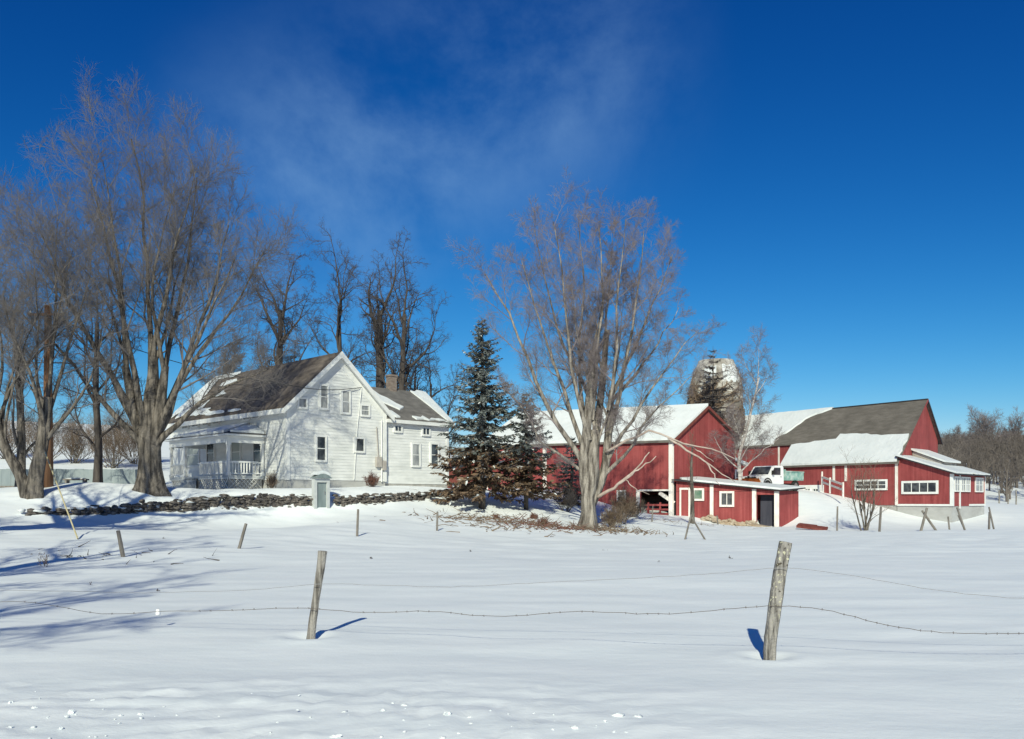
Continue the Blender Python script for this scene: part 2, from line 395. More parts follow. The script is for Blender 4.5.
def trunk_mesh(rng, pts, rads, n=14, K=16, rough=.10, flare=.5):
    Pt = resample(pts, K); s = np.linspace(0, 1, K)
    rd = np.interp(s, np.linspace(0, 1, len(rads)), rads)
    rd = rd * (1 + flare * np.exp(-s * 9))
    V, Fq = tubes(Pt[None], rd[None], n)
    V = V.reshape(K, n, 3)
    ph = rng.random(3) * 6
    an = np.arange(n) * 2 * math.pi / n
    lob = 1 + rough * (np.sin(an * 3 + ph[0]) + .7 * np.sin(an * 5 + ph[1]))[None] * (1 + 1.5 * np.exp(-s * 9))[:, None] + rng.normal(0, rough * .25, (K, n))
    V = Pt[:, None] + (V - Pt[:, None]) * lob[..., None]
    return V.reshape(-1, 3), Fq

def bare_tree(name, base, label, cat, seed, stems, limbs, levels, bark, twig, group=None, limb_mat=None, rz=0.0):
    """stems: list of (points, radii) from the ground; limbs: dict for main limbs on them or explicit list; levels: spawn settings."""
    rng = np.random.default_rng(seed)
    root = empty(name, base, label, cat, group, rz)
    tr = []; LP = []; LR = []
    K = 10
    for si, (pts, rads) in enumerate(stems):
        tr.append(trunk_mesh(rng, pts, rads, flare=.55 if (si == 0 or limbs.get('flares')) else 0.0))
    if limbs.get('n'):
        per = limbs['n']
        for pts, rads in stems:
            Pt = resample(pts, 16)
            t = np.linspace(limbs.get('t0', .6), limbs.get('t1', 1.0), per)
            f = np.clip(t * 15, 0, 14.99).astype(int)
            pos = Pt[f]
            az = rng.random() * 6.28 + np.arange(per) * 2.399 + rng.normal(0, .25, per)
            inc = np.radians(rng.uniform(limbs['inc'][0], limbs['inc'][1], per))
            inc[-1] = R(limbs['inc'][0] * .5)
            lean = unit(Pt[-1] - Pt[-4])
            d = np.stack([np.sin(inc) * np.cos(az), np.sin(inc) * np.sin(az), np.cos(inc)], -1) + lean * limbs.get('lean', .3)
            ln = rng.uniform(limbs['len'][0], limbs['len'][1], per) * (1 - limbs.get('incshort', .3) * inc)
            rd = np.full(per, rads[-1] * limbs['rf']) * rng.uniform(.75, 1.15, per)
            a, b = paths(rng, pos, d, ln, rd, K, limbs['jit'], limbs['up'], .10)
            LP.append(a); LR.append(b)
    for pts, r0, r1 in limbs.get('extra', []):
        a = resample(pts, K)[None]
        a = a + np.concatenate([np.zeros((1, 1, 3)), rng.normal(0, .05, (1, K - 1, 3))], 1)
        LP.append(a); LR.append((r1 + (r0 - r1) * (1 - np.linspace(0, 1, K)) ** 1.3)[None])
    Lp = np.concatenate(LP); Lr = np.concatenate(LR)
    tr.append(tubes(Lp, Lr, 7))
    V, Fq = merge(tr)
    np_mesh('trunk', V, Fq, bark, root)
    prevP, prevR = Lp, Lr
    cr = []; allP = [(Lp, Lr)]
    for lv in levels:
        src = [allP[i] for i in lv.get('on', [-1])]
        newP = []
        for (a, b) in src:
            kw = {k: v for k, v in lv.items() if k not in ('on', 'sides')}
            newP.append(spawn(rng, a, b, **kw))
        Kx = newP[0][0].shape[1]
        a = np.concatenate([q[0] for q in newP]); b = np.concatenate([q[1] for q in newP])
        keep = a[:, :, 2].min(1) > limbs.get('zmin', .8)
        a = a[keep]; b = b[keep]
        allP.append((a, b)); cr.append(tubes(a, b, lv['sides']))
    V, Fq = merge(cr)
    np_mesh('crown', V, Fq, twig, root)
    return root

def L_(c, t0, t1, ang, asd, lmin, lmax, shrink, rf, K, jit, up, sides, rmax=9, rmin=.004, on=(-1,), tip=.3):
    return dict(c=c, t0=t0, t1=t1, ang=ang, asd=asd, lmin=lmin, lmax=lmax, shrink=shrink, rf=rf, K=K, jit=jit, up=up, sides=sides, rmax=rmax, rmin=rmin, on=list(on), tip=tip)

# fine-twigged maples: limbs > boughs > branches > twigs
MAPLE = [L_(11, .26, 1.0, 36, 10, .24, .40, .2, .46, 7, .12, .05, 5, rmin=.016),
         L_(8, .28, 1.0, 40, 12, .34, .54, .15, .52, 6, .14, .06, 4, rmin=.009),
         L_(9, .1, 1.0, 36, 12, .38, .62, .15, .6, 4, .12, .07, 3, rmin=.006),
         L_(5, .2, 1.0, 36, 12, .5, .95, .15, .7, 3, .12, .06, 3, rmin=.0045)]

def at_ground(px, d, sink=.0):
    X = (px - 512) / F * d
    return Vector((X, d, gz(X, d) - sink))

# big maple in front of the house
b = at_ground(150, 47)
H = 22.3
bare_tree('maple_tree', b, 'huge bare maple with a thick furrowed trunk in front of the white house porch', 'tree', 11,
          [([(0, 0, -.4), (0, 0, .8), (-.03, 0, 1.8), (-.05, 0, 2.6), (0, .05, 3.6), (.1, 0, 5.0), (.2, 0, 7)], [.58, .52, .52, .54, .44, .3, .2]),
           ([(-.15, .1, 1.4), (-.4, 0, 2.6), (-.8, -.1, 4.2), (-1.3, 0, 6.5)], [.25, .31, .26, .19]),
           ([(.15, -.1, 1.4), (.38, -.1, 2.6), (.6, -.2, 4.2), (.85, -.1, 6.5)], [.25, .32, .26, .18])],
          dict(n=2, t0=.7, t1=1.0, inc=(10, 44), len=(9.5, 12.5), incshort=.25, rf=.75, jit=.08, up=.035, lean=.35,
               extra=[([(0.35, -0.2, 2.3), (1.6, -0.4, 3.3), (2.6, -0.5, 4.416), (4.6, -0.6, 5.47), (6.6, -0.4, 6.314)], .19, .03),
                      ([(0.3, -0.3, 2.4), (1.7, -1, 5.046), (3.3, -1.3, 8.39), (5, -1.4, 11.83)], .21, .03),
                      ([(0.2, 0.2, 2.6), (1.2, 1, 6.107), (2.7, 1.4, 10.27), (3.7, 1.6, 14.44)], .2, .03),
                      ([(-0.3, 0.3, 2.4), (-1.6, -0.6, 5.683), (-3.7, -1, 9.431), (-5.4, -0.9, 13.61)], .21, .03),
                      ([(-0.35, -0.3, 2.4), (-1.9, -1, 4.416), (-3.8, -1.3, 6.936), (-6.3, -1.3, 9.223)], .18, .03),
                      ([(-0.4, 0.2, 2.4), (-2, 0.4, 5.683), (-4.5, 0.6, 9.849), (-6.8, 0.6, 12.98)], .18, .03),
                      ([(0.3, 0.3, 2.8), (1.7, 0.8, 6.521), (4.1, 1, 9.849), (5.8, 1, 12.88)], .17, .03),
                      ([(-0.1, -0.3, 3.2), (-1, -0.8, 8.181), (-1.8, -0.8, 12.35), (-3, -0.6, 16.51)], .2, .03),
                      ([(0.1, 0.4, 3.2), (0.71, 1, 8.181), (1.7, 1.2, 12.88), (2, 1.3, 17.03)], .18, .03),
                      ([(0, 0.3, 3.6), (-0.3, 0.6, 8.805), (-0.52, 0.7, 14.44), (-1.2, 0.6, 18.77)], .2, .03)]),
          MAPLE, M['bark'], M['twig'], 'large bare maples')

# twin-stemmed tree at the left edge
b = at_ground(32, 43)
MAP2 = [dict(q) for q in MAPLE]; MAP2[0]['c'] = 9; MAP2[1]['c'] = 6; MAP2[3]['c'] = 4; MAP2[0]['ang'] = 40; MAP2[1]['up'] = .03
bare_tree('forked_tree', b, 'bare tree forked from the snow into two leaning stems at the left edge', 'tree', 23,
          [([(-.1, 0, -.3), (-.55, 0, 1.0), (-1.2, -.1, 2.2), (-1.6, -.1, 3.4), (-1.9, -.1, 5)], [.27, .26, .22, .2, .19]),
           ([(.1, 0, -.3), (.2, 0, .9), (.45, 0, 2.0), (.55, .1, 3.2), (.7, .1, 4.8)], [.33, .31, .28, .26, .25])],
          dict(n=7, t0=.55, t1=1.0, inc=(8, 60), len=(7.5, 11.0), incshort=.3, rf=.5, jit=.08, up=.035, lean=.25, flares=True),
          MAP2, M['bark'], M['twig'], 'large bare maples')

# the bare tree in front of the red barn
b = at_ground(590, 52)
def cl(lst, d=52):
    return [P(px, py, d + dy) - b for px, py, dy in lst]
CEN = [L_(12, .14, 1.0, 38, 10, .18, .32, .25, .44, 7, .12, .05, 5, rmin=.015),
       L_(9, .2, 1.0, 40, 12, .32, .50, .2, .5, 5, .12, .07, 4, rmin=.008),
       L_(8, .15, 1.0, 38, 12, .38, .6, .15, .6, 4, .13, .05, 3, rmin=.0052),
       L_(6, .2, 1.0, 38, 12, .5, .95, .15, .7, 3, .12, .04, 3, rmin=.0046)]
bare_tree('bare_shade_tree', b, 'tall bare tree with a pale many-stemmed trunk in front of the snowy barn roof', 'tree', 5,
          [(cl([(588, 532, 0), (589, 515, 0), (588, 498, 0), (592, 480, 0), (593, 460, 0), (594, 430, 0)]), [.46, .40, .40, .42, .34, .2]),
           (cl([(592, 505, .1), (600, 486, .25), (606, 465, .4), (609, 430, .4), (612, 390, .3)]), [.2, .26, .24, .21, .17]),
           (cl([(587, 502, 0), (584, 480, 0), (583, 462, 0), (587, 430, -.2), (590, 395, -.2), (592, 350, -.1)]), [.2, .25, .25, .23, .2, .15]),
           (cl([(591, 500, .3), (594, 465, .6), (598, 420, .9), (603, 380, 1.0), (607, 330, 1.1)]), [.2, .24, .22, .19, .15])],
          dict(n=2, t0=.75, t1=1.0, inc=(14, 50), len=(4.8, 7.2), incshort=.2, rf=.55, jit=.06, up=.03, lean=.4,
               extra=[(cl([(583, 462, 0), (560, 425, -.3), (541, 398, -.5), (525, 350, -.8), (508, 312, -1), (484, 274, -1.2)]), .18, .035),
                      (cl([(586, 455, 0), (566, 400, .6), (548, 345, 1.2), (533, 300, 1.6), (522, 260, 2)]), .16, .025),
                      (cl([(590, 440, -.3), (572, 375, -.8), (566, 310, -1.4), (560, 255, -1.8), (554, 222, -2)]), .15, .025),
                      (cl([(608, 440, .4), (622, 380, .2), (634, 320, 0), (640, 270, -.3), (645, 232, -.5)]), .16, .025),
                      (cl([(611, 395, .3), (634, 350, .8), (655, 300, 1.4), (666, 275, 1.6), (672, 256, 1.8)]), .13, .02),
                      (cl([(606, 465, .4), (628, 425, -.2), (655, 385, -.5), (678, 352, -.8), (697, 332, -.9)]), .14, .02),
                      (cl([(604, 475, .3), (630, 450, -.5), (642, 425, -.6), (665, 400, -.8), (690, 378, -1)]), .13, .02),
                      (cl([(592, 420, 0), (598, 350, -.4), (602, 285, -.6), (600, 228, -.8)]), .15, .025),
                      (cl([(585, 430, .5), (578, 360, .9), (585, 290, 1.2), (580, 225, 1.3)]), .13, .02),
                      (cl([(608, 410, -.3), (616, 350, -.9), (618, 290, -1.3), (625, 220, -1.6)]), .13, .02),
                      (cl([(590, 400, 1), (560, 340, 2.2), (545, 280, 2.8), (535, 230, 3)]), .12, .02),
                      (cl([(612, 400, 1), (640, 370, 2.2), (662, 335, 2.8), (678, 308, 3)]), .12, .02),
                      (cl([(580, 470, 0), (556, 452, -.6), (540, 440, -.9), (520, 405, -1.2), (500, 385, -1.5)]), .10, .018)]),
          CEN, M['pale_bark'], M['mauve_twig'])
root_c = b
# broken pale limbs hanging from it toward the barn
mb = MB()
for lst, r0, r1 in [([(598, 497, 0), (615, 487, -.5), (632, 473, -1), (650, 452, -1.5)], .11, .025), ([(618, 484, -.6), (640, 468, -1.2), (656, 456, -1.5)], .07, .02),
                    ([(606, 452, 0), (628, 440, -.8), (648, 430, -1.4), (664, 436, -1.8), (690, 445, -2.2), (716, 450, -2.5), (735, 458, -2.8)], .085, .02),
                    ([(668, 438, -1.8), (690, 452, -2.1), (712, 466, -2.4), (734, 482, -2.6)], .075, .018), ([(706, 462, -2.3), (714, 474, -2.4), (720, 486, -2.5)], .05, .012),
                    ([(672, 441, -1.9), (694, 448, -2.1), (714, 462, -2.2)], .05, .015), ([(626, 480, -.9), (636, 490, -1), (650, 494, -1.2)], .03, .01)]:
    pts = resample([P(px, py, 52 + dy) for px, py, dy in lst], 12)
    pts[1:] += np.random.default_rng(len(mb.v)).normal(0, .035, (11, 3))
    mb.tube(pts, list(np.linspace(r0, r1, 12)), 7)
treec = [o for o in scene.objects if o.name == 'bare_shade_tree'][0]
o = mb.build('broken_limb', M['dead_limb'], treec, smooth=True); o['label'] = 'barkless pale limbs drooping toward the barn'

# dark trees behind the house
GNARL = [L_(8, .12, 1.0, 48, 12, .30, .52, .35, .6, 8, .22, .04, 5, rmin=.03),
         L_(7, .2, 1.0, 48, 14, .30, .5, .3, .6, 6, .22, .04, 4, rmin=.016),
         L_(6, .2, 1.0, 45, 14, .35, .6, .2, .6, 4, .2, .04, 3, rmin=.008),
         L_(3, .3, 1.0, 40, 14, .4, .8, .2, .7, 3, .15, .04, 3, rmin=.006)]
def dark_tree(px, d, ytop, seed, label, n=5, wide=38, r=.4, levels=GNARL, tw='dark_twig', bk='dark_bark', t0=.45, frac=.55, name='dark_bare_tree', lean=0.0, group='dark trees behind the house', ln=(.26, .40)):
    b = at_ground(px, d)
    top = CZ + (HOR - ytop) / F * d
    Hh = top - b.z
    return bare_tree(name, b, label, 'tree', seed,
                     [([(0, 0, -.5), (.1, 0, Hh * .2), (-.1 + lean * .5, 0, Hh * .4), (lean, 0, Hh * frac)], [r, r * .85, r * .7, r * .45])],
                     dict(n=n, t0=t0, t1=1.0, inc=(7, wide), len=(Hh * ln[0], Hh * ln[1]), incshort=.1, rf=.95, jit=.15, up=.05, lean=.2), levels, M[bk], M[tw], group)
dark_tree(279, 86, 242, 31, 'dark bare tree rising behind the house roof nearest the big maple', 11, 48, .42, GNARL + [L_(4, .2, 1, 35, 12, .5, .9, .2, .7, 3, .15, .04, 3, rmin=.006)], t0=.3, frac=.7, lean=.2)
dark_tree(345, 84, 252, 32, 'slender crooked dark tree left of the house gable peak', 11, 62, .30, lean=-.6, t0=.3, frac=.75)
dark_tree(383, 80, 252, 33, 'thick dark trunk rising directly left of the chimney', 9, 50, .52, lean=-.3, t0=.42, frac=.75)
dark_tree(400, 78, 256, 36, 'dark tree right behind the chimney with long bent arms over the wing roof', 12, 66, .34, lean=.4, t0=.32, frac=.75)
dark_tree(415, 84, 330, 34, 'short dark tree over the middle of the wing roof', 8, 66, .2, t0=.3, frac=.7)
dark_tree(431, 86, 340, 37, 'small dark tree behind the right end of the house wing', 8, 66, .22, t0=.3, frac=.7)
dark_tree(448, 92, 352, 38, 'low dark tree between the house wing and the spruce', 7, 60, .18, t0=.35)
dark_tree(225, 95, 300, 39, 'hazy mauve bare tree far behind the left part of the house roof', 8, 40, .25, MAPLE[:3] + [L_(5, .2, 1, 34, 12, .4, .8, .2, .7, 3, .12, .06, 3, rmin=.008)], 'twig', 'dark_bark', .3, .5, group='bare trees far behind the house')
dark_tree(318, 110, 350, 40, 'faint low mauve tree behind the house ridge', 7, 50, .2, MAPLE[:3], 'twig', 'dark_bark', .3, .5, group='bare trees far behind the house')
dark_tree(20, 58, 215, 41, 'brownish bare tree behind the forked tree', 8, 45, .3, MAPLE[:3], 'twig', 'bark', .3, .5, name='bare_tree', group='bare trees beside the lane')
dark_tree(97, 56, 250, 42, 'slim straight dark trunk standing between the forked tree and the big maple', 9, 60, .24, GNARL[:3] + [L_(4, .2, 1, 34, 12, .4, .8, .2, .7, 3, .12, .06, 3, rmin=.006)], 'dark_twig', 'dark_bark', .3, .7, name='bare_tree', group='bare trees beside the lane')
dark_tree(-75, 50, 190, 43, 'bare tree mostly beyond the left edge with limbs reaching in', 8, 45, .4, MAPLE[:3], 'twig', 'bark', .35, .5, name='bare_tree', group='bare trees beside the lane')

# two trees beyond the left edge, whose shadows cross the bank and the field
for (x, y, hh, sd, rr, lab) in ((-20.9, 26.0, 19, 51, .85, 'big bare tree beyond the left edge whose trunk shadow falls up the bank'),
                            (-14.0, 8.0, 16, 53, .34, 'wide-limbed bare tree beyond the left edge whose branch shadows cross the bank'),
                            (-9.5, -2.5, 15, 52, .24, 'bare roadside tree behind the viewer whose branch shadows streak the field')):
    bare_tree('roadside_tree', Vector((x, y, gz(x, y))), lab, 'tree', sd,
              [([(0, 0, -.4), (0, 0, 2), (.1, 0, 4), (0, 0, hh * .62)], [rr, rr * .95, rr * .9, rr * .6])],
              dict(n=13, t0=.3, t1=1.0, inc=(25, 82), len=(hh * .3, hh * .42), rf=.5, jit=.08, up=.04, lean=.1), MAPLE[:3], M['bark'], M['twig'], 'roadside trees')

# birch beside the truck
b = at_ground(739, 74)
tp = CZ + (HOR - 346) / F * 74 - b.z
BIR = [L_(9, .1, 1.0, 36, 10, .3, .5, .3, .5, 6, .1, .06, 4, rmin=.014),
       L_(9, .15, 1.0, 40, 12, .4, .65, .2, .55, 5, .14, -.01, 3, rmin=.009),
       L_(9, .1, 1.0, 40, 12, .5, .85, .2, .6, 4, .14, -.03, 3, rmin=.0075)]
bare_tree('birch_tree', b, 'slender birch with white trunk and purple twigs beside the white truck', 'tree', 61,
          [([(0, 0, -.4), (.1, 0, 3), (-.05, 0, 5), (.6, 0, 7.2), (1.7, 0, tp * .82)], [.17, .15, .13, .10, .04])],
          dict(n=12, t0=.38, t1=1.0, inc=(14, 58), len=(2.8, 4.8), incshort=.2, rf=1.1, jit=.07, up=.05, lean=.2,
               extra=[([(.05, 0, 3.6), (1.0, -.3, 4.8), (1.9, -.4, 5.6), (3.2, -.4, 6.6)], .07, .02), ([(.1, 0, 4), (-1.2, .2, 5.2), (-2.0, .2, 6.8)], .06, .02)]),
          BIR, M['birch'], M['mauve_twig'])

# bare shrub-tree in front of the big barn
def shrub(name, px, d, h, seed, label, stems=6, spread=35, r=.035, tw='brown_twig', bk='bark', cat='shrub', group=None, dense=1.0, base=None):
    b = base if base is not None else at_ground(px, d)
    rng = np.random.default_rng(seed)
    st = []
    for i in range(stems):
        az = rng.random() * 6.28; inc = R(rng.uniform(3, spread))
        e = np.array([math.sin(inc) * math.cos(az), math.sin(inc) * math.sin(az), math.cos(inc)]) * h * rng.uniform(.35, .55)
        s0 = np.array([rng.normal(0, .08 * h * .5), rng.normal(0, .08 * h * .5), -.15])
        st.append(([tuple(s0), tuple(s0 + e * .5), tuple(s0 + e)], [r, r * .85, r * .7]))
    return bare_tree(name, b, label, cat, seed, st, dict(n=4, t0=.3, t1=1, inc=(8, spread), len=(h * .4, h * .62), incshort=.2, rf=.8, jit=.1, up=.06, lean=.5, zmin=-.1),
                     [L_(int(6 * dense), .1, 1, 36, 12, .3, .5, .3, .6, 5, .12, .05, 3, rmin=.008), L_(int(5 * dense), .2, 1, 38, 12, .4, .7, .2, .7, 3, .12, .03, 3, rmin=.006)],
                     M[bk], M[tw], group)
shrub('bare_shrub', 866, 62, 5.6, 71, 'wide bare multi-stemmed shrub in front of the big barn windows', 6, 42, .055, 'brown_twig', 'bark')
shrub('bramble_bush', 612, 53, 1.5, 72, 'dense brown bramble at the foot of the pale bare tree', 14, 60, .02, 'brown_twig', 'brown_twig' if False else 'bark', group='brambles around the bare tree', dense=1.8)
shrub('bramble_bush', 622, 56, 2.3, 73, 'taller brown bramble behind the pale bare tree by the barn wall', 12, 55, .02, 'brown_twig', 'bark', group='brambles around the bare tree', dense=1.8)
shrub('bramble_bush', 634, 62, 1.5, 74, 'low bramble under the small white barn window', 12, 60, .02, 'brown_twig', 'bark', group='brambles around the bare tree', dense=1.6)
shrub('bramble_bush', 566, 60, 2.0, 75, 'thin dark bramble just left of the pale bare tree', 10, 50, .02, 'dark_twig', 'dark_bark', group='brambles around the bare tree', dense=1.6)
shrub('foundation_bush', 372, 58.6, 1.1, 76, 'reddish brown bush against the house foundation', 14, 60, .015, 'red_twig', 'bark', group='bushes by the house', dense=1.6)
shrub('foundation_bush', 272, 54.2, 1.2, 77, 'thin brown bush at the house corner beside the porch', 10, 50, .015, 'brown_twig', 'bark', group='bushes by the house', dense=1.4)
shrub('weed_clump', 45, 22.5, .55, 78, 'pale dry weeds poking from the snow on the left', 3, 45, .004, 'brown_twig', 'bark', 'weeds', dense=.55)
for i, (px, d, h, lab) in enumerate([(40, 74, 5.5, 'brown brush on the snowy slope behind the forked tree'), (75, 76, 4.6, 'brown brush above the pale fence left of the slim dark trunk'),
                                     (112, 73, 4.8, 'brown brush above the pale fence right of the slim dark trunk'), (135, 78, 6, 'brown brush behind the big maple trunk'), (5, 80, 5, 'brown brush on the slope at the left edge')]):
    shrub('brush_clump', px, d, h, 80 + i, lab, 16, 65, .03, 'brown_twig', 'bark', 'brush', 'brush above the pale fence', 1.7)

# spruces
def spruce(name, base, H, Rb, hb, seed, label, dead_to=0.0, snow=.10, density=1.0, dark=False, droop=.5, gap=0.0):
    rng = np.random.default_rng(seed)
    root = empty(name, base, label, 'spruce' if not dark else 'conifer')
    t = MB(); t.tube([(0, 0, -.4), (0.03, 0, H * .5), (0, 0, H)], [.016 * H + .04, .010 * H + .02, .012], 8)
    nw = int(H * 2.6 * density)
    boughs = MB()
    Pv = {'n': [], 'd': [], 's': []}
    for w in range(nw):
        zz = hb + (H - hb) * (w / nw) ** .95
        fr = (zz - hb) / (H - hb)
        ln0 = Rb * (1 - fr) ** .85 * (.75 + .25 * min(1, fr * 6)) + .12
        for k in range(int(rng.integers(5, 8))):
            if rng.random() < gap: continue
            ln = ln0 * rng.uniform(.62, 1.15)
            az = rng.random() * 6.28
            e = np.array([math.cos(az), math.sin(az), 0])
            slope = .35 * fr - droop * (1 - fr) * .7
            Kb = 7
            s = np.linspace(0, 1, Kb)
            pts = np.stack([e[0] * ln * s, e[1] * ln * s, zz + ln * (slope * s + .22 * s ** 3 - .1 * s)], -1)
            pts[1:] += rng.normal(0, .03 * ln, (Kb - 1, 3))
            boughs.tube(pts, list(np.linspace(.012 * ln + .008, .004, Kb) * (2.6 if dark else 1)), 4, False)
            m = int(46 * ln / 2 * density) + 10
            tt = rng.random(m) ** .75
            f = np.clip(tt * (Kb - 1), 0, Kb - 1.01); i0 = f.astype(int); q = (f - i0)[:, None]
            pos = pts[i0] * (1 - q) + pts[i0 + 1] * q
            side = np.array([-e[1], e[0], 0])
            sg = rng.choice([-1, 1], m)[:, None]
            d = e * rng.uniform(.3, 1.0, (m, 1)) + side * sg * rng.uniform(.2, 1.1, (m, 1)) + np.array([0, 0, 1]) * rng.normal(-.28, .28, (m, 1))
            d = unit(d)
            L = (rng.uniform(.22, .5, (m, 1)) * (.55 + .28 * ln)) * (1.1 - .5 * tt[:, None])
            wv = unit(np.cross(d, rng.normal(0, .5, (m, 3)) + np.array([0, 0, 1]))) * L * rng.uniform(.13, .2, (m, 1))
            quad = np.stack([pos - wv * .4, pos + d * L * .55 - wv, pos + d * L, pos + d * L * .5 + wv], 1)
            dead = (zz < dead_to + rng.normal(0, .4, m)) | (rng.random(m) < (.05 if dead_to else 0))
            sn = (rng.random(m) < snow)
            up_ = np.array([0, 0, .025])
            Pv['s'].append(quad[sn] + up_)
            Pv['d'].append(quad[dead & ~sn]); Pv['n'].append(quad[~dead & ~sn])
    o = t.build('trunk', M['dark_bark'], root, world=False, smooth=True)
    boughs.build('boughs', M['dark_bark'], root, world=False)
    for key, nm, mm in (('n', 'crown', M['needle'] if not dark else M['dark_twig']), ('d', 'browned_boughs', M['needle_dead']), ('s', 'bough_snow', M['roof_snow'])):
        q = np.concatenate(Pv[key])
        if len(q): np_mesh(nm, q.reshape(-1, 3), np.arange(len(q) * 4).reshape(-1, 4), mm, root, smooth=False)
    return root
b = at_ground(482, 57); spruce('spruce_tree', b, P(482, 318, 57).z - b.z, 3.6, 1.3, 91, 'tall blue-green spruce with browned lower boughs beside the house wing', 4.0, .05, 1.45, gap=.08)
b = at_ground(526, 58); spruce('spruce_tree', b, P(526, 392, 58).z - b.z, 2.7, 1.2, 92, 'shorter spruce with snow-dusted brown boughs in front of the barn', 3.4, .04, 1.5, gap=.15)
b = at_ground(571, 66); spruce('spruce_tree', b, P(571, 436, 66).z - b.z, 1.9, .5, 93, 'small dark conifer against the barn wall behind the pale bare tree', 1.5, .015, 1.3)
b = at_ground(713, 90); spruce('dead_spruce', b, P(713, 346, 90).z - b.z, 3.6, 5, 94, 'dead dark spruce snag with drooping branches in front of the silo', 0, .0, .45, True, .22, .25)
# ------------------------------------------------------------------ buildings
def hit(px, py, O, U, N):
    d = Vector(((px - 512) / F, 1, (HOR - py) / F)); c = Vector((0, 0, CZ))
    t = (Vector(O) - c).dot(N) / d.dot(N)
    p = c + d * t
    return (p - Vector(O)).dot(U), p.z, p

def clap(mb, O, U, N, poly, step=.2, lip=.024):
    O = Vector(O); zs = [p[1] for p in poly]; z0, z1 = min(zs), max(zs)
    def rng_at(z):
        us = []
        for i in range(len(poly)):
            (a, b), (c, d) = poly[i], poly[(i + 1) % len(poly)]
            if abs(b - d) < 1e-6:
                if abs(z - b) < 1e-6: us += [a, c]
            elif min(b, d) - 1e-6 <= z <= max(b, d) + 1e-6: us.append(a + (c - a) * (z - b) / (d - b))
        return (min(us), max(us)) if us else None
    z = z0
    while z < z1 - 1e-3:
        zt = min(z + step, z1); a = rng_at(z); c = rng_at(zt)
        def q(u, zz, o): return Vector((O.x, O.y, 0)) + U * u + N * o + Vector((0, 0, zz))
        mb.poly([q(a[0], z, lip), q(a[1], z, lip), q(c[1], zt, .004), q(c[0], zt, .004)])
        mb.poly([q(a[0], z, .002), q(a[1], z, .002), q(a[1], z, lip), q(a[0], z, lip)])
        z = zt

def window(parent, O, U, N, u, z, w, h, nx=1, ny=2, tr=.11, fm=None, gm=None, off=.062, name='window'):
    fm = fm or M['white_trim']; gm = gm or M['glass']
    O = Vector((O[0], O[1], 0)); mb = MB()
    u0, u1, z0, z1 = u - w / 2, u + w / 2, z - h / 2, z + h / 2
    B = lambda a0, a1, zz0, zz1, o0, o1: mb.box(O, U, N, a0, a1, o0, o1, zz0, zz1)
    B(u0 - tr, u0, z0 - tr, z1 + tr, off - .05, off + .05); B(u1, u1 + tr, z0 - tr, z1 + tr, off - .05, off + .05)
    B(u0, u1, z1, z1 + tr, off - .05, off + .053); B(u0 - .03, u1 + .03, z0 - tr, z0, off - .05, off + .08)
    for i in range(1, nx): c = u0 + w * i / nx; B(c - .03, c + .03, z0, z1, off - .04, off + .03)
    for i in range(1, ny): c = z0 + h * i / ny; B(u0, u1, c - .025, c + .025, off - .04, off + .035)
    f = mb.build(name, fm, parent)
    g = MB(); g.box(O, U, N, u0 - .01, u1 + .01, off - .045, off + .005, z0 - .01, z1 + .01)
    g.build('pane', gm, f)
    return f

def px_window(parent, O, U, N, px, py, wpx, hpx, **k):
    u, z, p = hit(px, py, O, U, N)
    u2, _, _ = hit(px + wpx / 2, py, O, U, N); u1, _, _ = hit(px - wpx / 2, py, O, U, N)
    h = hpx / F * p.y
    return window(parent, O, U, N, u, z, abs(u2 - u1), h, **k)

def jag_poly(pts, rng, step=.5, amp=.12):
    """subdivide a closed 2D outline and roughen it"""
    out = []
    for i in range(len(pts)):
        a = np.array(pts[i][:2], float); b = np.array(pts[(i + 1) % len(pts)][:2], float)
        am = pts[i][2] if len(pts[i]) > 2 else amp
        L = np.linalg.norm(b - a); m = max(1, int(L / step)); nrm = np.array([-(b - a)[1], (b - a)[0]]) / (L + 1e-9)
        for k in range(m):
            t = k / m
            out.append(a + (b - a) * t + nrm * (rng.normal(0, am) if k else rng.normal(0, am * .3)))
    return out

# ---- white house
s2 = math.sqrt(.5)
HO = Vector(((287 - 512) / F * 56, 56, 0)); HA = Vector((s2, s2, 0)); HB = Vector((-s2, s2, 0))
zb, ze, zp = 2.55, 7.70, 11.25; HW, HL = 7.7, 17.0
house = empty('farmhouse', Vector((HO.x, HO.y, zb)), 'white clapboard farmhouse with gabled front, side porch and rear wing', 'house')
def hp(a, b, z): return Vector((HO.x, HO.y, 0)) + HA * a + HB * b + Vector((0, 0, z))
w = MB()
gp = [(0, zb + .45), (HW, zb + .45), (HW, ze), (HW / 2, zp - .05), (0, ze)]
clap(w, HO, HA, -HB, gp)
clap(w, hp(0, HL, 0), HA, HB, gp)
clap(w, HO, HB, -HA, [(0, zb + .45), (HL, zb + .45), (HL, ze), (0, ze)])
clap(w, hp(HW, 0, 0), HB, HA, [(0, zb + .45), (HL, zb + .45), (HL, ze), (0, ze)])
w.build('wall', M['white_siding'], house)
f = MB(); f.box(HO, HA, HB, .02, HW - .02, .02, HL - .02, zb - 1.2, zb + .45); f.build('foundation', M['concrete'], house)
t = MB()
for a, b in ((0, 0), (HW, 0)):
    t.box(HO, HA, HB, a - .06 if a == 0 else a - .2, a + .2 if a == 0 else a + .06, -.06, .012, zb + .42, ze - .02)
t.box(HO, HA, HB, -.055, .012, .0, .22, zb + .42, ze - .02)
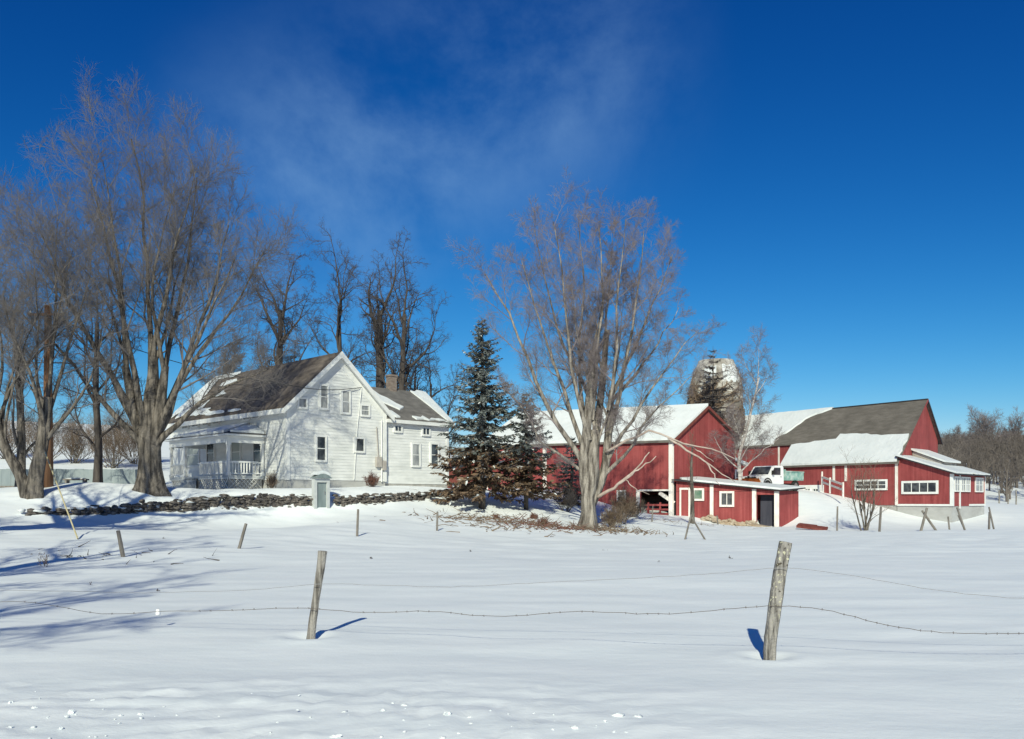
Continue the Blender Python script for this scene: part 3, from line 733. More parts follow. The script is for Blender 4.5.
# wide frieze under the eave and along the rakes
t.box(HO, HA, HB, -.075, .012, .013, HL, ze - .5, ze - .02)
for sgn in (0, 1):
    a0 = 0 if sgn == 0 else HW
    p = [hp(a0, -.05, ze - .55), hp(a0, -.05, ze + .02), hp(HW / 2, -.05, zp), hp(HW / 2, -.05, zp - .62)]
    t.prism(p, HB * .046)
t.build_each('trim_board', M['white_trim'], house)
# roof
ov, og, th = .42, .38, .16
sl = (zp - ze) / (HW / 2)
r = MB()
for sgn in (0, 1):
    a_e = -ov if sgn == 0 else HW + ov
    ze2 = ze - sl * ov
    p = [hp(a_e, -og, ze2 + .08), hp(HW / 2, -og, zp + .08), hp(HW / 2, HL + og, zp + .08), hp(a_e, HL + og, ze2 + .08)]
    r.prism(p, (0, 0, th))
r.build('roof', M['shingle'], house)
rk = MB()
for sgn in (0, 1):
    a_e = -ov - .05 if sgn == 0 else HW + ov + .05
    ze2 = ze - sl * (ov + .05)
    p = [hp(a_e, -og - .05, ze2 - .16), hp(a_e, -og - .05, ze2 + .2), hp(HW / 2, -og - .05, zp + .25), hp(HW / 2, -og - .05, zp - .16)]
    rk.prism(p, HB * .048)
    p = [hp(a_e, -og, ze2 - .02), hp(HW / 2, -og, zp - .02), hp(HW / 2, -.06, zp - .02), hp(a_e, -.06, ze2 - .02)]
    rk.prism(p, (0, 0, .07))
rk.box(HO, HA, HB, -ov - .04, -ov + .02, -og, HL + og, ze - sl * ov - .16, ze - sl * ov + .15)
rk.box(HO, HA, HB, -ov + .022, .0, -.05, HL, ze - sl * ov - .12, ze - sl * ov - .06)
rk.build_each('rake_board', M['white_trim'], house)
def roof_pt(b, tt, lift=.26):     # tt: 0 at the ridge, 1 at the left eave
    a = HW / 2 - tt * (HW / 2 + ov)
    return hp(a, b, zp + .08 - sl * (HW / 2 - a) + lift)
rng = np.random.default_rng(3)
sn = MB()
for b0, t0_, lb, lt in [(16.4, .5, 1.6, .45), (14.6, .72, 1.8, .2), (13, .25, 1.2, .06), (12.5, .88, 1.8, .06), (9.5, .95, 1.6, .035), (15, .05, 2.2, .05), (12.5, .5, 1.0, .05), (6.5, .96, .8, .02)]:
    k = 22; pts = []
    for i in range(k):
        an = 2 * math.pi * i / k; q = 1 + rng.normal(0, .18)
        bb = min(HL + og - .05, b0 + lb * q * math.cos(an)); tt = min(.99, max(.015, t0_ + lt * q * math.sin(an) - .12 * math.cos(an) * lt))
        pts.append(roof_pt(bb, tt, .235))
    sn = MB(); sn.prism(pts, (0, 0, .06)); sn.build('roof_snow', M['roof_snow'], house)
# gable windows
GO, GU, GN = HO, HA, -HB
for px, py, wp, hpx, ny, gm in [(323.5, 397, 6.5, 22, 2, 'curtain_glass'), (345.3, 402, 6.5, 21, 2, 'curtain_glass'), (302, 403, 7, 8, 1, 'curtain_glass'), (364.5, 410.5, 7, 9, 2, 'curtain_glass'), (320.5, 448.5, 8, 23, 2, 'glass'), (359, 445, 8, 12, 1, 'glass')]:
    px_window(house, GO, GU, GN, px, py, wp, hpx, ny=ny, gm=M[gm], tr=.13)
# small knee windows under the eave, and those behind the porch
LO, LU, LN = HO, HB, -HA
for px, py in ((256.5, 414.5), (247.5, 416), (217, 420), (207, 421.5), (196, 423), (186, 425)):
    px_window(house, LO, LU, LN, px, py, 6, 7, ny=1, gm=M['curtain_glass'], tr=.09)
for px, py, wp, hpx, gm in ((193.5, 455, 12, 21, 'shade'), (211.5, 453, 7, 20, 'glass'), (237, 452, 8, 21, 'shade'), (258.5, 451, 8, 23, 'glass')):
    px_window(house, LO, LU, LN, px, py, wp, hpx, ny=2, gm=M[gm], tr=.1)
u, z, p = hit(377.5, 462, GO, GU, GN)
mb = MB(); mb.box(HO, HA, HB, u - .22, u + .22, -.24, -.035, z - .35, z + .35); mb.box(HO, HA, HB, u + .3, u + .62, -.2, -.035, z - .55, z + .1)
mb.tube([hp(u, -.1, z + .35), hp(u - .15, -.1, z + 2.4)], .035, 8)
mb.build('meter_box', M['planks_grey'], house)
mb = MB(); mb.tube([hp(5.05, -.06, zb + .5), hp(5.3, -.06, 6.5), hp(5.62, -.1, 9.3)], .03, 8); mb.build('service_conduit', M['white_siding'], house)
mb = MB(); mb.tube([hp(7.3, -.1, zb + .4), hp(7.3, -.1, ze - .5)], .05, 8); mb.build('downspout', M['white_trim'], house)

# ---- porch (a part of the house)
pa, pb0, pb1 = -2.6, 2.74, 11.2
fz = zb + .72
pm = MB(); pm.box(HO, HA, HB, pa, -.04, pb0, pb1, fz - .14, fz); pm.build('porch_floor', M['porch_grey'], house)
bt = 5.78
pr = MB()
pr.box(HO, HA, HB, pa - .02, pa + .2, pb0, pb1, bt - .42, bt); pr.box(HO, HA, HB, pa + .201, -.04, pb0 + .0, pb0 + .2, bt - .42, bt); pr.box(HO, HA, HB, pa + .201, -.04, pb1 - .2, pb1, bt - .42, bt)
pr.box(HO, HA, HB, pa - .28, -.04, pb0 - .28, pb1 + .28, bt + .002, bt + .12)
pr.build('porch_beam', M['white_trim'], house)
rf = MB()
e = .3; zr0, zr1 = bt + .125, bt + .95
rf.poly([hp(pa - e, pb0 - e, zr0), hp(pa - e, pb1 + e, zr0), hp(-.035, pb1 - 1.2, zr1), hp(-.035, pb0 + 1.6, zr1)])
rf.poly([hp(pa - e, pb0 - e, zr0), hp(-.035, pb0 - e, zr0), hp(-.035, pb0 + 1.6, zr1)])
rf.poly([hp(pa - e, pb1 + e, zr0), hp(-.035, pb1 + e, zr0), hp(-.035, pb1 - 1.2, zr1)])
rf.build('porch_roof', M['grey_shingle'], house)
sp = MB()
def pr_pt(a, b): return hp(a, b, zr0 + (zr1 - zr0) * (a - (pa - e)) / (-.035 - pa + e) + .02)
sp.prism([pr_pt(q[0], q[1]) for q in jag_poly([(-2.75, 3.0, .03), (-2.75, 8.6, .15), (-1.6, 8.9, .2), (-.1, 8.0, .1), (-.1, 4.6, .03)], rng, .4, .08)], (0, 0, .16))
sp.prism([pr_pt(q[0], q[1]) for q in jag_poly([(-2.5, 9.4, .1), (-2.4, 11.0, .1), (-.3, 9.6, .1), (-.6, 9.0, .1)], rng, .4, .08)], (0, 0, .12))
sp.prism([hp(q[0], q[1], zr0 + (zr1 - zr0) * max(0, (q[1] - (pb0 - e)) / 1.9) + .03) for q in ((-2.5, 2.62), (-.1, 2.62), (-.1, 4.0), (-1.0, 3.6))], (0, 0, .12))
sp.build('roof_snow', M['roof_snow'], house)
bs = [pb0 + .08, 8.85, pb1 - .1]
for (a, b) in [(pa + .09, pb0 + .09), (pa + .09, 8.9), (pa + .09, pb1 - .1), (-.14, pb0 + .09)]:
    m = MB(); m.box(HO, HA, HB, a - .085, a + .085, b - .085, b + .085, fz, bt - .42); m.box(HO, HA, HB, a - .13, a + .13, b - .13, b + .13, bt - .56, bt - .43); m.box(HO, HA, HB, a - .12, a + .12, b - .12, b + .12, fz + .001, fz + .2)
    m.build('porch_post', M['white_trim'], house)
def railing(p0, p1):
    m = MB(); d = p1 - p0; L = d.length; nn = int(L / .19)
    m.bar(p0 + Vector((0, 0, .85)), p1 + Vector((0, 0, .85)), .1, .07); m.bar(p0 + Vector((0, 0, .14)), p1 + Vector((0, 0, .14)), .08, .06)
    for i in range(1, nn):
        q = p0 + d * (i / nn); m.bar(q + Vector((0, 0, .17)), q + Vector((0, 0, .815)), .065)
    r_ = m.build('railing', M['white_trim'], house)
    s_ = MB(); s_.bar(p0 + d * .05 + Vector((0, 0, .905)), p0 + d * .9 + Vector((0, 0, .905)), .13, .05)
    s_.build('rail_snow', M['roof_snow'], r_)
railing(hp(pa + .09, pb0 + .18, fz), hp(pa + .09, 7.0, fz))
railing(hp(pa + .18, pb0 + .09, fz), hp(-.23, pb0 + .09, fz))
railing(hp(pa + .09, 9.0, fz), hp(pa + .09, pb1 - .2, fz))
lt = MB()
def lattice(p0, p1, z0, z1):
    lt = MB()
    d = p1 - p0; L = d.length; k = int(L / .28); t_ = d.normalized()
    for i in range(-3, k + 1):
        for dr in (1, -1):
            x0 = i * .28; x1 = x0 + (z1 - z0)
            if dr < 0: x0, x1 = x1, x0
            za, zc = z0, z1
            def cl_(x): return min(L, max(0, x))
            if min(x0, x1) < 0 or max(x0, x1) > L: continue
            off = (HA * .01 + HB * .01) if dr > 0 else Vector((0, 0, 0))
            lt.bar(p0 + t_ * x0 + Vector((0, 0, za)) + off, p0 + t_ * x1 + Vector((0, 0, zc)) + off, .05, .015)
    lt.bar(p0 + Vector((0, 0, z1 + .03)), p1 + Vector((0, 0, z1 + .03)), .05, .09)
    lt.build('porch_lattice', M['white_trim'], house)
lattice(hp(pa + .06, pb0 + .1, 0), hp(pa + .06, 6.9, 0), fz - .85, fz - .2); lattice(hp(pa + .1, pb0 + .06, 0), hp(-.1, pb0 + .06, 0), fz - .85, fz - .2)
lattice(hp(pa + .06, 9.0, 0), hp(pa + .06, pb1, 0), fz - .85, fz - .2)
dk = MB(); dk.box(HO, HA, HB, pa + .16, -.1, pb0 + .2, pb1 - .1, zb - .5, fz - .15); dk.build('porch_underside', M['stone'], house)
st_ = MB()
for i in range(3): st_.box(HO, HA, HB, pa - .3 * (i + 1), pa - .3 * i - .002, 7.1, 8.75, zb - .7, fz - .2 - .2 * i)
st_.build_each('porch_step', M['porch_grey'], house)

# ---- house wing
wa0, wa1, wb0, wb1 = HW + .04, 13.6, .25, 6.3
we, wp_ = 7.45, 9.75
wm = MB()
wz0 = zb + .3
clap(wm, hp(wa0, wb0, 0), HA, -HB, [(0, wz0), (wa1 - wa0, wz0), (wa1 - wa0, we), (0, we)])
mid = (wb0 + wb1) / 2
clap(wm, hp(wa1, wb0, 0), HB, HA, [(0, wz0), (wb1 - wb0, wz0), (wb1 - wb0, we), (mid - wb0, wp_), (0, we)])
clap(wm, hp(wa0, wb1, 0), HA, HB, [(0, wz0), (wa1 - wa0, wz0), (wa1 - wa0, we), (0, we)])
wm.build('wing_wall', M['white_siding'], house)
m = MB(); m.box(HO, HA, HB, wa0, wa1 - .02, wb0 + .02, wb1 - .02, zb - 1.2, wz0); m.build('wing_foundation', M['stone'], house)
m = MB()
m.box(HO, HA, HB, wa0, wa1 + .06, wb0 - .07, wb0 + .01, we - .55, we); m.box(HO, HA, HB, wa1 - .18, wa1 + .06, wb0 - .055, wb0 + .01, wz0, we - .56); m.box(HO, HA, HB, wa0, wa0 + .14, wb0 - .055, wb0 + .01, wz0, we - .56)
sw = (wp_ - we) / (mid - wb0)
for bb, sg in ((wb0 - .35, 1), (wb1 + .35, -1)):
    z_e = we - sw * .35
    m.prism([hp(wa1 + .34, bb, z_e - .1), hp(wa1 + .34, bb, z_e + .2), hp(wa1 + .34, mid, wp_ + .24), hp(wa1 + .34, mid, wp_ - .06)], HA * .05)
m.box(HO, HA, HB, wa0, wa1 + .34, wb0 - .39, wb0 - .33, we - sw * .35 - .1, we - sw * .35 + .14)
m.build_each('trim_board', M['white_trim'], house)
m = MB()
for bb in (wb0 - .35, wb1 + .35):
    z_e = we - sw * .35
    m.prism([hp(wa0 - .0, bb, z_e + .06), hp(wa1 + .335, bb, z_e + .06), hp(wa1 + .335, mid, wp_ + .06), hp(wa0 - .0, mid, wp_ + .06)], (0, 0, .14))
m.build('wing_roof', M['grey_shingle'], house)
m = MB()
def wr(a, tt): # tt 0 ridge 1 eave
    b = mid - tt * (mid - wb0 + .35); return hp(a, b, wp_ + .06 - sw * (mid - b) + .15)
for outl in ([(7.8, .0), (8.4, .0), (8.9, .3), (10.2, .62), (9.6, .7), (8.5, .5), (7.9, .4)], [(12.4, .02), (13.9, .02), (13.9, .99), (13.5, .99), (13.0, .5)], [(7.9, .75), (8.7, .8), (9.0, .97), (7.9, .97)], [(10.2, .9), (12.3, .93), (13.4, .99), (10.4, .99)]):
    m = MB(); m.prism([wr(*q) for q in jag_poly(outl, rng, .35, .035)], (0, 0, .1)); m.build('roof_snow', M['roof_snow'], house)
WO = hp(wa0, wb0, 0)
for px, py, wp2, hpx, nx, ny, gm in ((397.5, 427.5, 6, 7, 2, 1, 'glass'), (425.5, 431.5, 6, 6, 2, 1, 'glass'), (415.5, 455, 6.5, 21, 1, 2, 'curtain_glass'), (434, 455, 6.5, 21, 1, 2, 'glass')):
    px_window(house, WO, HA, -HB, px, py, wp2, hpx, nx=nx, ny=ny, gm=M[gm], tr=.13)
m = MB(); m.box(HO, HA, HB, 10.42, 10.98, mid - .28, mid + .28, 9.2, 10.85); m.box(HO, HA, HB, 10.37, 11.03, mid - .33, mid + .33, 10.851, 10.98); m.build('chimney', M['brick'], house)

# ---- cellar bulkhead at the house foot
p = P(322, 504.5, 51.2)
U_, N_ = HA, -HB
cb = empty('cellar_entry', Vector((p.x, p.y, p.z)), 'small grey-blue cellar entry with a snow-edged arched roof between the stone walls', 'cellar entry')
O_ = Vector((p.x, p.y, 0)) - HA * .7
m = MB(); z0, z1 = p.z - .3, p.z + 1.5
m.box(O_, HA, HB, 0.2, .38, 0, .3, z0, z1); m.box(O_, HA, HB, 1.05, 1.23, 0, .3, z0, z1); m.box(O_, HA, HB, .38, 1.05, 0, .25, z1 - .22, z1 + .001)
m.build('frame', M['porch_grey'], cb)
m = MB(); m.box(O_, HA, HB, .38, 1.05, .1, .16, z0, z1 - .22)
d_ = m.build('door', M['grey_door'], cb)
m = MB(); m.box(O_, HA, HB, .92, .97, .06, .1, p.z + .6, p.z + .75); m.build('handle', M['steel'], d_)
m = MB()
arc = [(u, z1 + .02 + .26 * math.sin(math.pi * (u - .12) / 1.19)) for u in np.linspace(.12, 1.31, 9)]
m.prism([O_ + HA * u + HB * -.15 + Vector((0, 0, zz)) for u, zz in arc], HB * .55)
m.build('roof', M['grey_door'], cb)
m = MB()
arc2 = [(u, z1 + .285 - .0 + .02 * k) for k, u in enumerate(np.linspace(.2, 1.4, 2))]
m.prism([O_ + HA * u + HB * -.06 + Vector((0, 0, z1 + .2 + .26 * math.sin(math.pi * (u - .12) / 1.19))) for u in np.linspace(.13, 1.3, 9)], HB * .5)
m.build('roof_snow', M['roof_snow'], cb)

# ---- dry stone walls
def stone_wall(label, i0, i1, seed):
    pts = [P(px, py, d) for px, py, d, h in WALL[i0:i1]]; hs = [q[3] for q in WALL[i0:i1]]
    rng = np.random.default_rng(seed); m = MB(); i = 0
    root = None
    for k in range(len(pts) - 1):
        a, b = pts[k], pts[k + 1]; L = (b - a).length; u = 0
        while u < L:
            f_ = u / L; c = a.lerp(b, f_); h = hs[k] * (1 - f_) + hs[k + 1] * f_
            zz = -.12
            if h < .3 and rng.random() < .12: u += .4; continue
            while zz < h + .06 + rng.normal(0, .05):
                sx, sz = rng.uniform(.10, .27), rng.uniform(.05, .11)
                m.blob((c.x + rng.normal(0, .08), c.y + .12 + zz * .25 + rng.normal(0, .05), c.z + zz + sz), (sx, .22, sz), seed=i, rough=.55, seg=7, rings=4); i += 1
                zz += sz * 1.55
            u += rng.uniform(.16, .30)
    o = m.build('stone_wall', M['fieldstone']); tag(o, label, 'stone wall', 'dry stone walls')
    c = MB()
    for k in range(len(pts) - 1):
        a, b = pts[k], pts[k + 1]; L = (b - a).length; u = rng.uniform(0, .5)
        while u < L:
            f_ = u / L; q = a.lerp(b, f_); h = hs[k] * (1 - f_) + hs[k + 1] * f_
            c.blob((q.x + rng.normal(0, .05), q.y + .12 + h * .3, q.z + h + rng.normal(.04, .05)), (rng.uniform(.15, .45), .22, rng.uniform(.04, .09)), seed=int(u * 10) + k, rough=.5, seg=8, rings=5)
            u += rng.uniform(.2, 1.3)
    sc_ = c.build('snow_cap', M['roof_snow'], o, world=False, smooth=True); sc_['kind'] = 'stuff'
    return o
stone_wall('dark fieldstone retaining wall left of the cellar entry', 3, 8, 1)
stone_wall('low dark fieldstone wall right of the cellar entry below the house wing', 8, 12, 2)
stone_wall('broken line of low dark stones near the forked tree', 0, 4, 3)

# ---- middle barn
def dirv(az): return Vector((math.sin(R(az)), math.cos(R(az)), 0))
BO = Vector(((672 - 512) / F * 74, 74, 0)); BG = dirv(50); BL = dirv(-65)
bz, be, bp_, ber = .2, 6.7, 9.68, 7.3; BW, BLn = 8.7, 17.3; bm = 4.4
barn = empty('red_barn', Vector((BO.x, BO.y, bz)), 'red barn with a snow covered roof and plain red gable behind the bare tree', 'barn')
def bpnt(g, l, z): return Vector((BO.x, BO.y, 0)) + BG * g + BL * l + Vector((0, 0, z))
def wallpoly(mb, pts, thick): mb.prism(pts, thick)
# front opening between px 641 and 671
BN = Vector((BL.y, -BL.x, 0)); BN = BN if BN.y < 0 else -BN
GNb = Vector((BG.y, -BG.x, 0)); GNb = GNb if GNb.y < 0 else -GNb
uo0, zo, _ = hit(670, 491, BO, BL, BN); uo1, _, _ = hit(640, 491, BO, BL, BN)
m = MB()
bk = lambda l0, l1, z0, z1: wallpoly(m, [bpnt(0, l0, z0), bpnt(0, l1, z0), bpnt(0, l1, z1), bpnt(0, l0, z1)], BG * .15)
bk(0, uo0, bz - .8, be); bk(uo0, uo1, zo, be); bk(uo1, BLn, bz - .8, be)
m.prism([bpnt(0, .001, bz - .8), bpnt(BW, .001, bz - .8), bpnt(BW, .001, ber), bpnt(bm, .001, bp_), bpnt(0, .001, be)], BL * .15)
m.prism([bpnt(0, BLn, bz - .8), bpnt(BW, BLn, bz - .8), bpnt(BW, BLn, ber), bpnt(bm, BLn, bp_), bpnt(0, BLn, be)], BL * .15)
m.prism([bpnt(BW, .2, bz - .8), bpnt(BW, BLn, bz - .8), bpnt(BW, BLn, ber), bpnt(BW, .2, ber)], BG * -.15)
m.build('wall', M['red'], barn)
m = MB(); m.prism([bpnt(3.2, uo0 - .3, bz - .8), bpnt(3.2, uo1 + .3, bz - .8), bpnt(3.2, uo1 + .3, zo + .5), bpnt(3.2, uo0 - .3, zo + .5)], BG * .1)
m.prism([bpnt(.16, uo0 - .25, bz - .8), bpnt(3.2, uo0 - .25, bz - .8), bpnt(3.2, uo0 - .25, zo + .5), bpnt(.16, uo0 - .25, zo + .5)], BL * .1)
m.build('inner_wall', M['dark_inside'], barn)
m = MB()
ovb = .35
def roof_slab(mb, g0, z0, g1, z1, l0, l1, th=.16, lift=.0):
    mb.prism([bpnt(g0, l0, z0 + lift), bpnt(g0, l1, z0 + lift), bpnt(g1, l1, z1 + lift), bpnt(g1, l0, z1 + lift)], (0, 0, th))
sb = (bp_ - be) / bm; sbr = (bp_ - ber) / (BW - bm)
roof_slab(m, -ovb, be - sb * ovb, bm, bp_, -.3, BLn + .45, .16, .02); roof_slab(m, BW + ovb, ber - sbr * ovb, bm, bp_, -.3, BLn + .45, .16, .02)
m.build('roof', M['barn_roof'], barn)
m = MB()
def b_roof(l, tt): g = bm - tt * (bm + ovb); return bpnt(g, l, bp_ - sb * (bm - g) + .185)
rng = np.random.default_rng(9)
m.prism([b_roof(*q) for q in jag_poly([(-.28, .0, .0), (17.7, .0, .0), (17.7, .995, .0), (-.28, .985, .02)], rng, .7, .012)], (0, 0, .2))
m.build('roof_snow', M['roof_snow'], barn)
m = MB()
m.box(BO, BL, BG, -.1, .22, -.1, -.004, bz - .4, be - .1); m.box(BO, BG, BL, .0, .16, -.06, -.004, bz - .4, be - .1)
l1, _, _ = hit(545, 460, BO, BL, BN)
m.box(BO, BL, BG, l1 - .16, l1 + .16, -.08, -.004, bz + .3, be - .02); m.box(BO, BL, BG, BLn - .15, BLn + .16, -.08, -.004, bz + .3, be - .02)
m.box(BO, BL, BG, l1 + .17, BLn - .16, -.06, -.004, be - .3, be - .05)
m.box(BO, BL, BG, uo1, uo1 + .28, -.09, -.004, bz - .4, zo + .1); m.box(BO, BL, BG, uo0, uo1 - .002, -.07, -.004, zo - .001, zo + .14)
m.prism([bpnt(-ovb - .02, BLn + .455, be - sb * ovb - .05), bpnt(-ovb - .02, BLn + .455, be - sb * ovb + .18), bpnt(bm, BLn + .455, bp_ + .19), bpnt(bm, BLn + .455, bp_ - .05)], BL * .05)
m.build_each('trim_board', M['old_trim'], barn)
m = MB()
for a, b, c, d_ in ((-ovb, be - sb * ovb, bm, bp_), (bm, bp_, BW + ovb, ber - sbr * ovb)):
    m.prism([bpnt(a, -.34, b - .1), bpnt(c, -.34, d_ - .1), bpnt(c, -.34, d_ + .17), bpnt(a, -.34, b + .17)], BL * .035)
m.build_each('rake_board', M['red_worn'], barn)
px_window(barn, BO, BL, BN, 621.5, 496, 6, 8.5, nx=1, ny=2, fm=M['old_trim'], gm=M['glass'], tr=.14)
# slanted board and red gate in the opening
m = MB(); a, b = hit(657, 492, BO, BL, BN)[:2]; c, d_ = hit(672, 503, BO, BL, BN)[:2]
q0 = bpnt(.35, a, b - .05); q1 = bpnt(.35, c, d_)
m.bar(q0, q1, .35, .3); m.build('slanted_brace', M['old_trim'], barn)
gate = empty('wooden_gate', bpnt(.3, (uo0 + uo1) / 2, bz), 'low red board gate across the dark barn opening', 'gate')
m = MB()
for zz in (.25, .62, 1.0): m.box(BO, BL, BG, uo0 + .05, uo1 - .3, .28, .34, bz + zz, bz + zz + .16)
m.build_each('rail', M['red'], gate)
m = MB()
for f_ in (.1, .45, .9): ll = uo0 + (uo1 - .3 - uo0) * f_; m.box(BO, BL, BG, ll, ll + .12, .345, .42, bz - .1, bz + 1.3)
m.build_each('gate_post', M['red'], gate)
# low shed at the barn's left end
m = MB(); lz = 2.0
lshed = empty('low_shed', bpnt(0, BLn + .6, lz), 'low worn red shed behind the spruces at the barn end', 'shed')
m.prism([bpnt(-.2, BLn + .62, lz), bpnt(-.2, BLn + 4.4, lz), bpnt(-.2, BLn + 4.4, 5.2), bpnt(-.2, BLn + .62, 5.6)], BG * 4)
m.build('wall', M['red_worn'], lshed)
m = MB(); m.prism([bpnt(-.5, BLn + .61, 5.64), bpnt(-.5, BLn + 4.7, 5.22), bpnt(4, BLn + 4.7, 5.6), bpnt(4, BLn + .61, 6.0)], (0, 0, .25)); m.build('roof_snow', M['roof_snow'], lshed)
m = MB(); m.box(bpnt(-.2, BLn + 4.4, 0), BL, BG, -.0, .14, -.06, .06, lz, 5.1); m.build('corner_board', M['old_trim'], lshed)

# ---- small shed in front of the barn gable
SU = -BL; SN = BN.copy(); SL_ = 8.57; SD = .9
shed = empty('red_shed', Vector((BO.x + SU.x * 4, BO.y + SU.y * 4, -.2)), 'small red shed with a snow topped lean-to roof beside the barn gable', 'shed')
def sp_(u, g, z): return Vector((BO.x, BO.y, 0)) + SU * u + BG * g + Vector((0, 0, z))
def zroof(u): return 3.32 + (2.42 - 3.32) * u / SL_
def ux(px): return hit(px, 500, BO, SU, BN)[0]
uA, uB = ux(756.5), ux(775.5)
m = MB()
def sw_(u0, u1, z0, z1a=None, z1b=None): m.prism([sp_(u0, -.0, z0), sp_(u1, -.0, z0), sp_(u1, -.0, z1b if z1b else zroof(u1)), sp_(u0, -.0, z1a if z1a else zroof(u0))], BG * .12)
sw_(.35, uA, -.1); sw_(uA, uB, zroof(uB) - .32); sw_(uB, SL_, -.8)
m.prism([sp_(SL_, .121, -.9), sp_(SL_, SD + 2, -.9), sp_(SL_, SD + 2, zroof(SL_)), sp_(SL_, .121, zroof(SL_))], SU * -.12)
m.prism([sp_(.35, SD + 2, -.9), sp_(SL_ - .13, SD + 2, -.9), sp_(SL_ - .13, SD + 2, zroof(SL_)), sp_(.35, SD + 2, zroof(0))], BG * -.1)
m.build('wall', M['red'], shed)
m = MB(); m.prism([sp_(uA - .2, .9, -.9), sp_(uB + .2, .9, -.9), sp_(uB + .2, .9, 2.3), sp_(uA - .2, .9, 2.3)], BG * .1); m.build('inner_wall', M['doorway_shade'], shed)  # dark sheet behind the open doorway; the shade is put into its colour
m = MB(); m.prism([sp_(.25, -.45, zroof(.25) + .03), sp_(SL_ + .45, -.45, zroof(SL_ + .45) + .03), sp_(SL_ + .45, SD + 2.2, zroof(SL_ + .45) + .25), sp_(.25, SD + 2.2, zroof(.25) + .25)], (0, 0, .09)); m.build('roof', M['dark_edge'], shed)
m = MB(); rng = np.random.default_rng(12)
m.prism([sp_(q[0], q[1], zroof(q[0]) + .13 + .22 * (q[1] + .45) / 5.4) for q in jag_poly([(1.9, -.42, .03), (SL_ + .4, -.42, .0), (SL_ + .4, SD + 2.1, .0), (.3, SD + 2.1, .0), (.3, .5, .1)], rng, .4, .04)], (0, 0, .15))
m.build('roof_snow', M['roof_snow'], shed)
m = MB()
for px, wd, zb0 in ((712, .26, -.1), (754.5, .3, -.2), (777, .34, -.6)):
    u = ux(px); m.box(BO, SU, BG, u - wd / 2, u + wd / 2, -.08, -.003, zb0, zroof(u) - .04)
m.box(BO, SU, BG, .36, SL_, -.07, -.003, zroof(SL_) - .0, zroof(SL_) + .001)
m.build_each('trim_board', M['old_trim'], shed)
m = MB(); u0, u1 = ux(680), ux(690.5)
m.box(BO, SU, BG, u0, u0 + .13, -.07, -.003, .3, 2.72); m.box(BO, SU, BG, u1 - .13, u1, -.07, -.003, .3, 2.72); m.box(BO, SU, BG, u0 + .131, u1 - .131, -.068, -.003, 2.55, 2.72)
dr = m.build('door_frame', M['old_trim'], shed)
m = MB(); m.box(BO, SU, BG, u0 + .131, u1 - .131, -.04, -.002, .3, 2.549); m.build('door', M['red'], dr)
px_window(shed, BO, SU, BN, 698.5, 494.5, 7.5, 8.5, nx=1, ny=1, fm=M['old_trim'], gm=M['green_glass'], tr=.17)
px_window(shed, BO, SU, BN, 727, 499, 10.5, 11.5, nx=2, ny=1, fm=M['old_trim'], gm=M['glass'], tr=.17)
# rubble footing
m = MB(); rng = np.random.default_rng(4)
for i in range(120):
    u = rng.uniform(ux(706), ux(757)); sx = rng.uniform(.1, .26)
    q_ = sp_(u, -.2 + rng.normal(0, .12), 0)
    m.blob((q_.x, q_.y, gz(q_.x, q_.y) + rng.uniform(-.05, .5) * (.4 + .6 * abs(math.sin(u * 2.2)))), (sx, sx * .8, sx * .6), seed=i, rough=.5, seg=7, rings=4)
o = m.build('rubble_footing', M['brownstone']); tag(o, 'brown fieldstone footing heaped under the red shed wall', 'stone footing')
# worn plank on the snow by the shed
b = at_ground(812, 64); m = MB(); m.bx(-1.05, 1.05, -.3, .3, .0, .16); m.bx(-.95, .3, -.2, .28, .165, .22)
o = m.build('fallen_board', M['red_worn'], None, world=False); o.location = b + Vector((0, 0, .12)); o.rotation_euler = (R(14), R(6), R(-30)); tag(o, 'weathered red boards lying on the snow right of the shed', 'boards')
b = sp_(uA + .4, -.5, -.45); m = MB(); m.bx(-1.0, 1.0, -.35, .35, 0, .08); m.bx(-.8, .9, -.3, .2, .085, .15)
o = m.build('plank_ramp', M['brownstone'], None, world=False); o.location = b + Vector((.2, -.2, .0)); o.rotation_euler = (R(10), R(10), R(-22)); tag(o, 'tan plank ramp at the dark shed doorway', 'ramp')
# small annexe behind the barn beside the truck
AO = P(733, 488, 86); m = MB()
ann = empty('red_annexe', Vector((AO.x, AO.y, AO.z)), 'narrow red lean-to with a white window between the barn gable and the birch', 'shed')
AU, AG = Vector((.95, .31, 0)), Vector((-.31, .95, 0))
m.prism([AO + AU * -2 + Vector((0, 0, -1)), AO + AU * 1.15 + Vector((0, 0, -1)), AO + AU * 1.15 + Vector((0, 0, 2.2)), AO + AU * -2 + Vector((0, 0, 3.4))], AG * 3); m.build('wall', M['red'], ann)
m = MB(); m.prism([AO + AU * -2.1 - AG * .3 + Vector((0, 0, 3.5)), AO + AU * 1.5 - AG * .3 + Vector((0, 0, 2.15)), AO + AU * 1.5 + AG * 3 + Vector((0, 0, 2.15)), AO + AU * -2.1 + AG * 3 + Vector((0, 0, 3.5))], (0, 0, .3)); m.build('roof_snow', M['roof_snow'], ann)
window(ann, AO, AU, -AG, .55, AO.z + 1.0, .5, 1.2, fm=M['old_trim'], tr=.2)

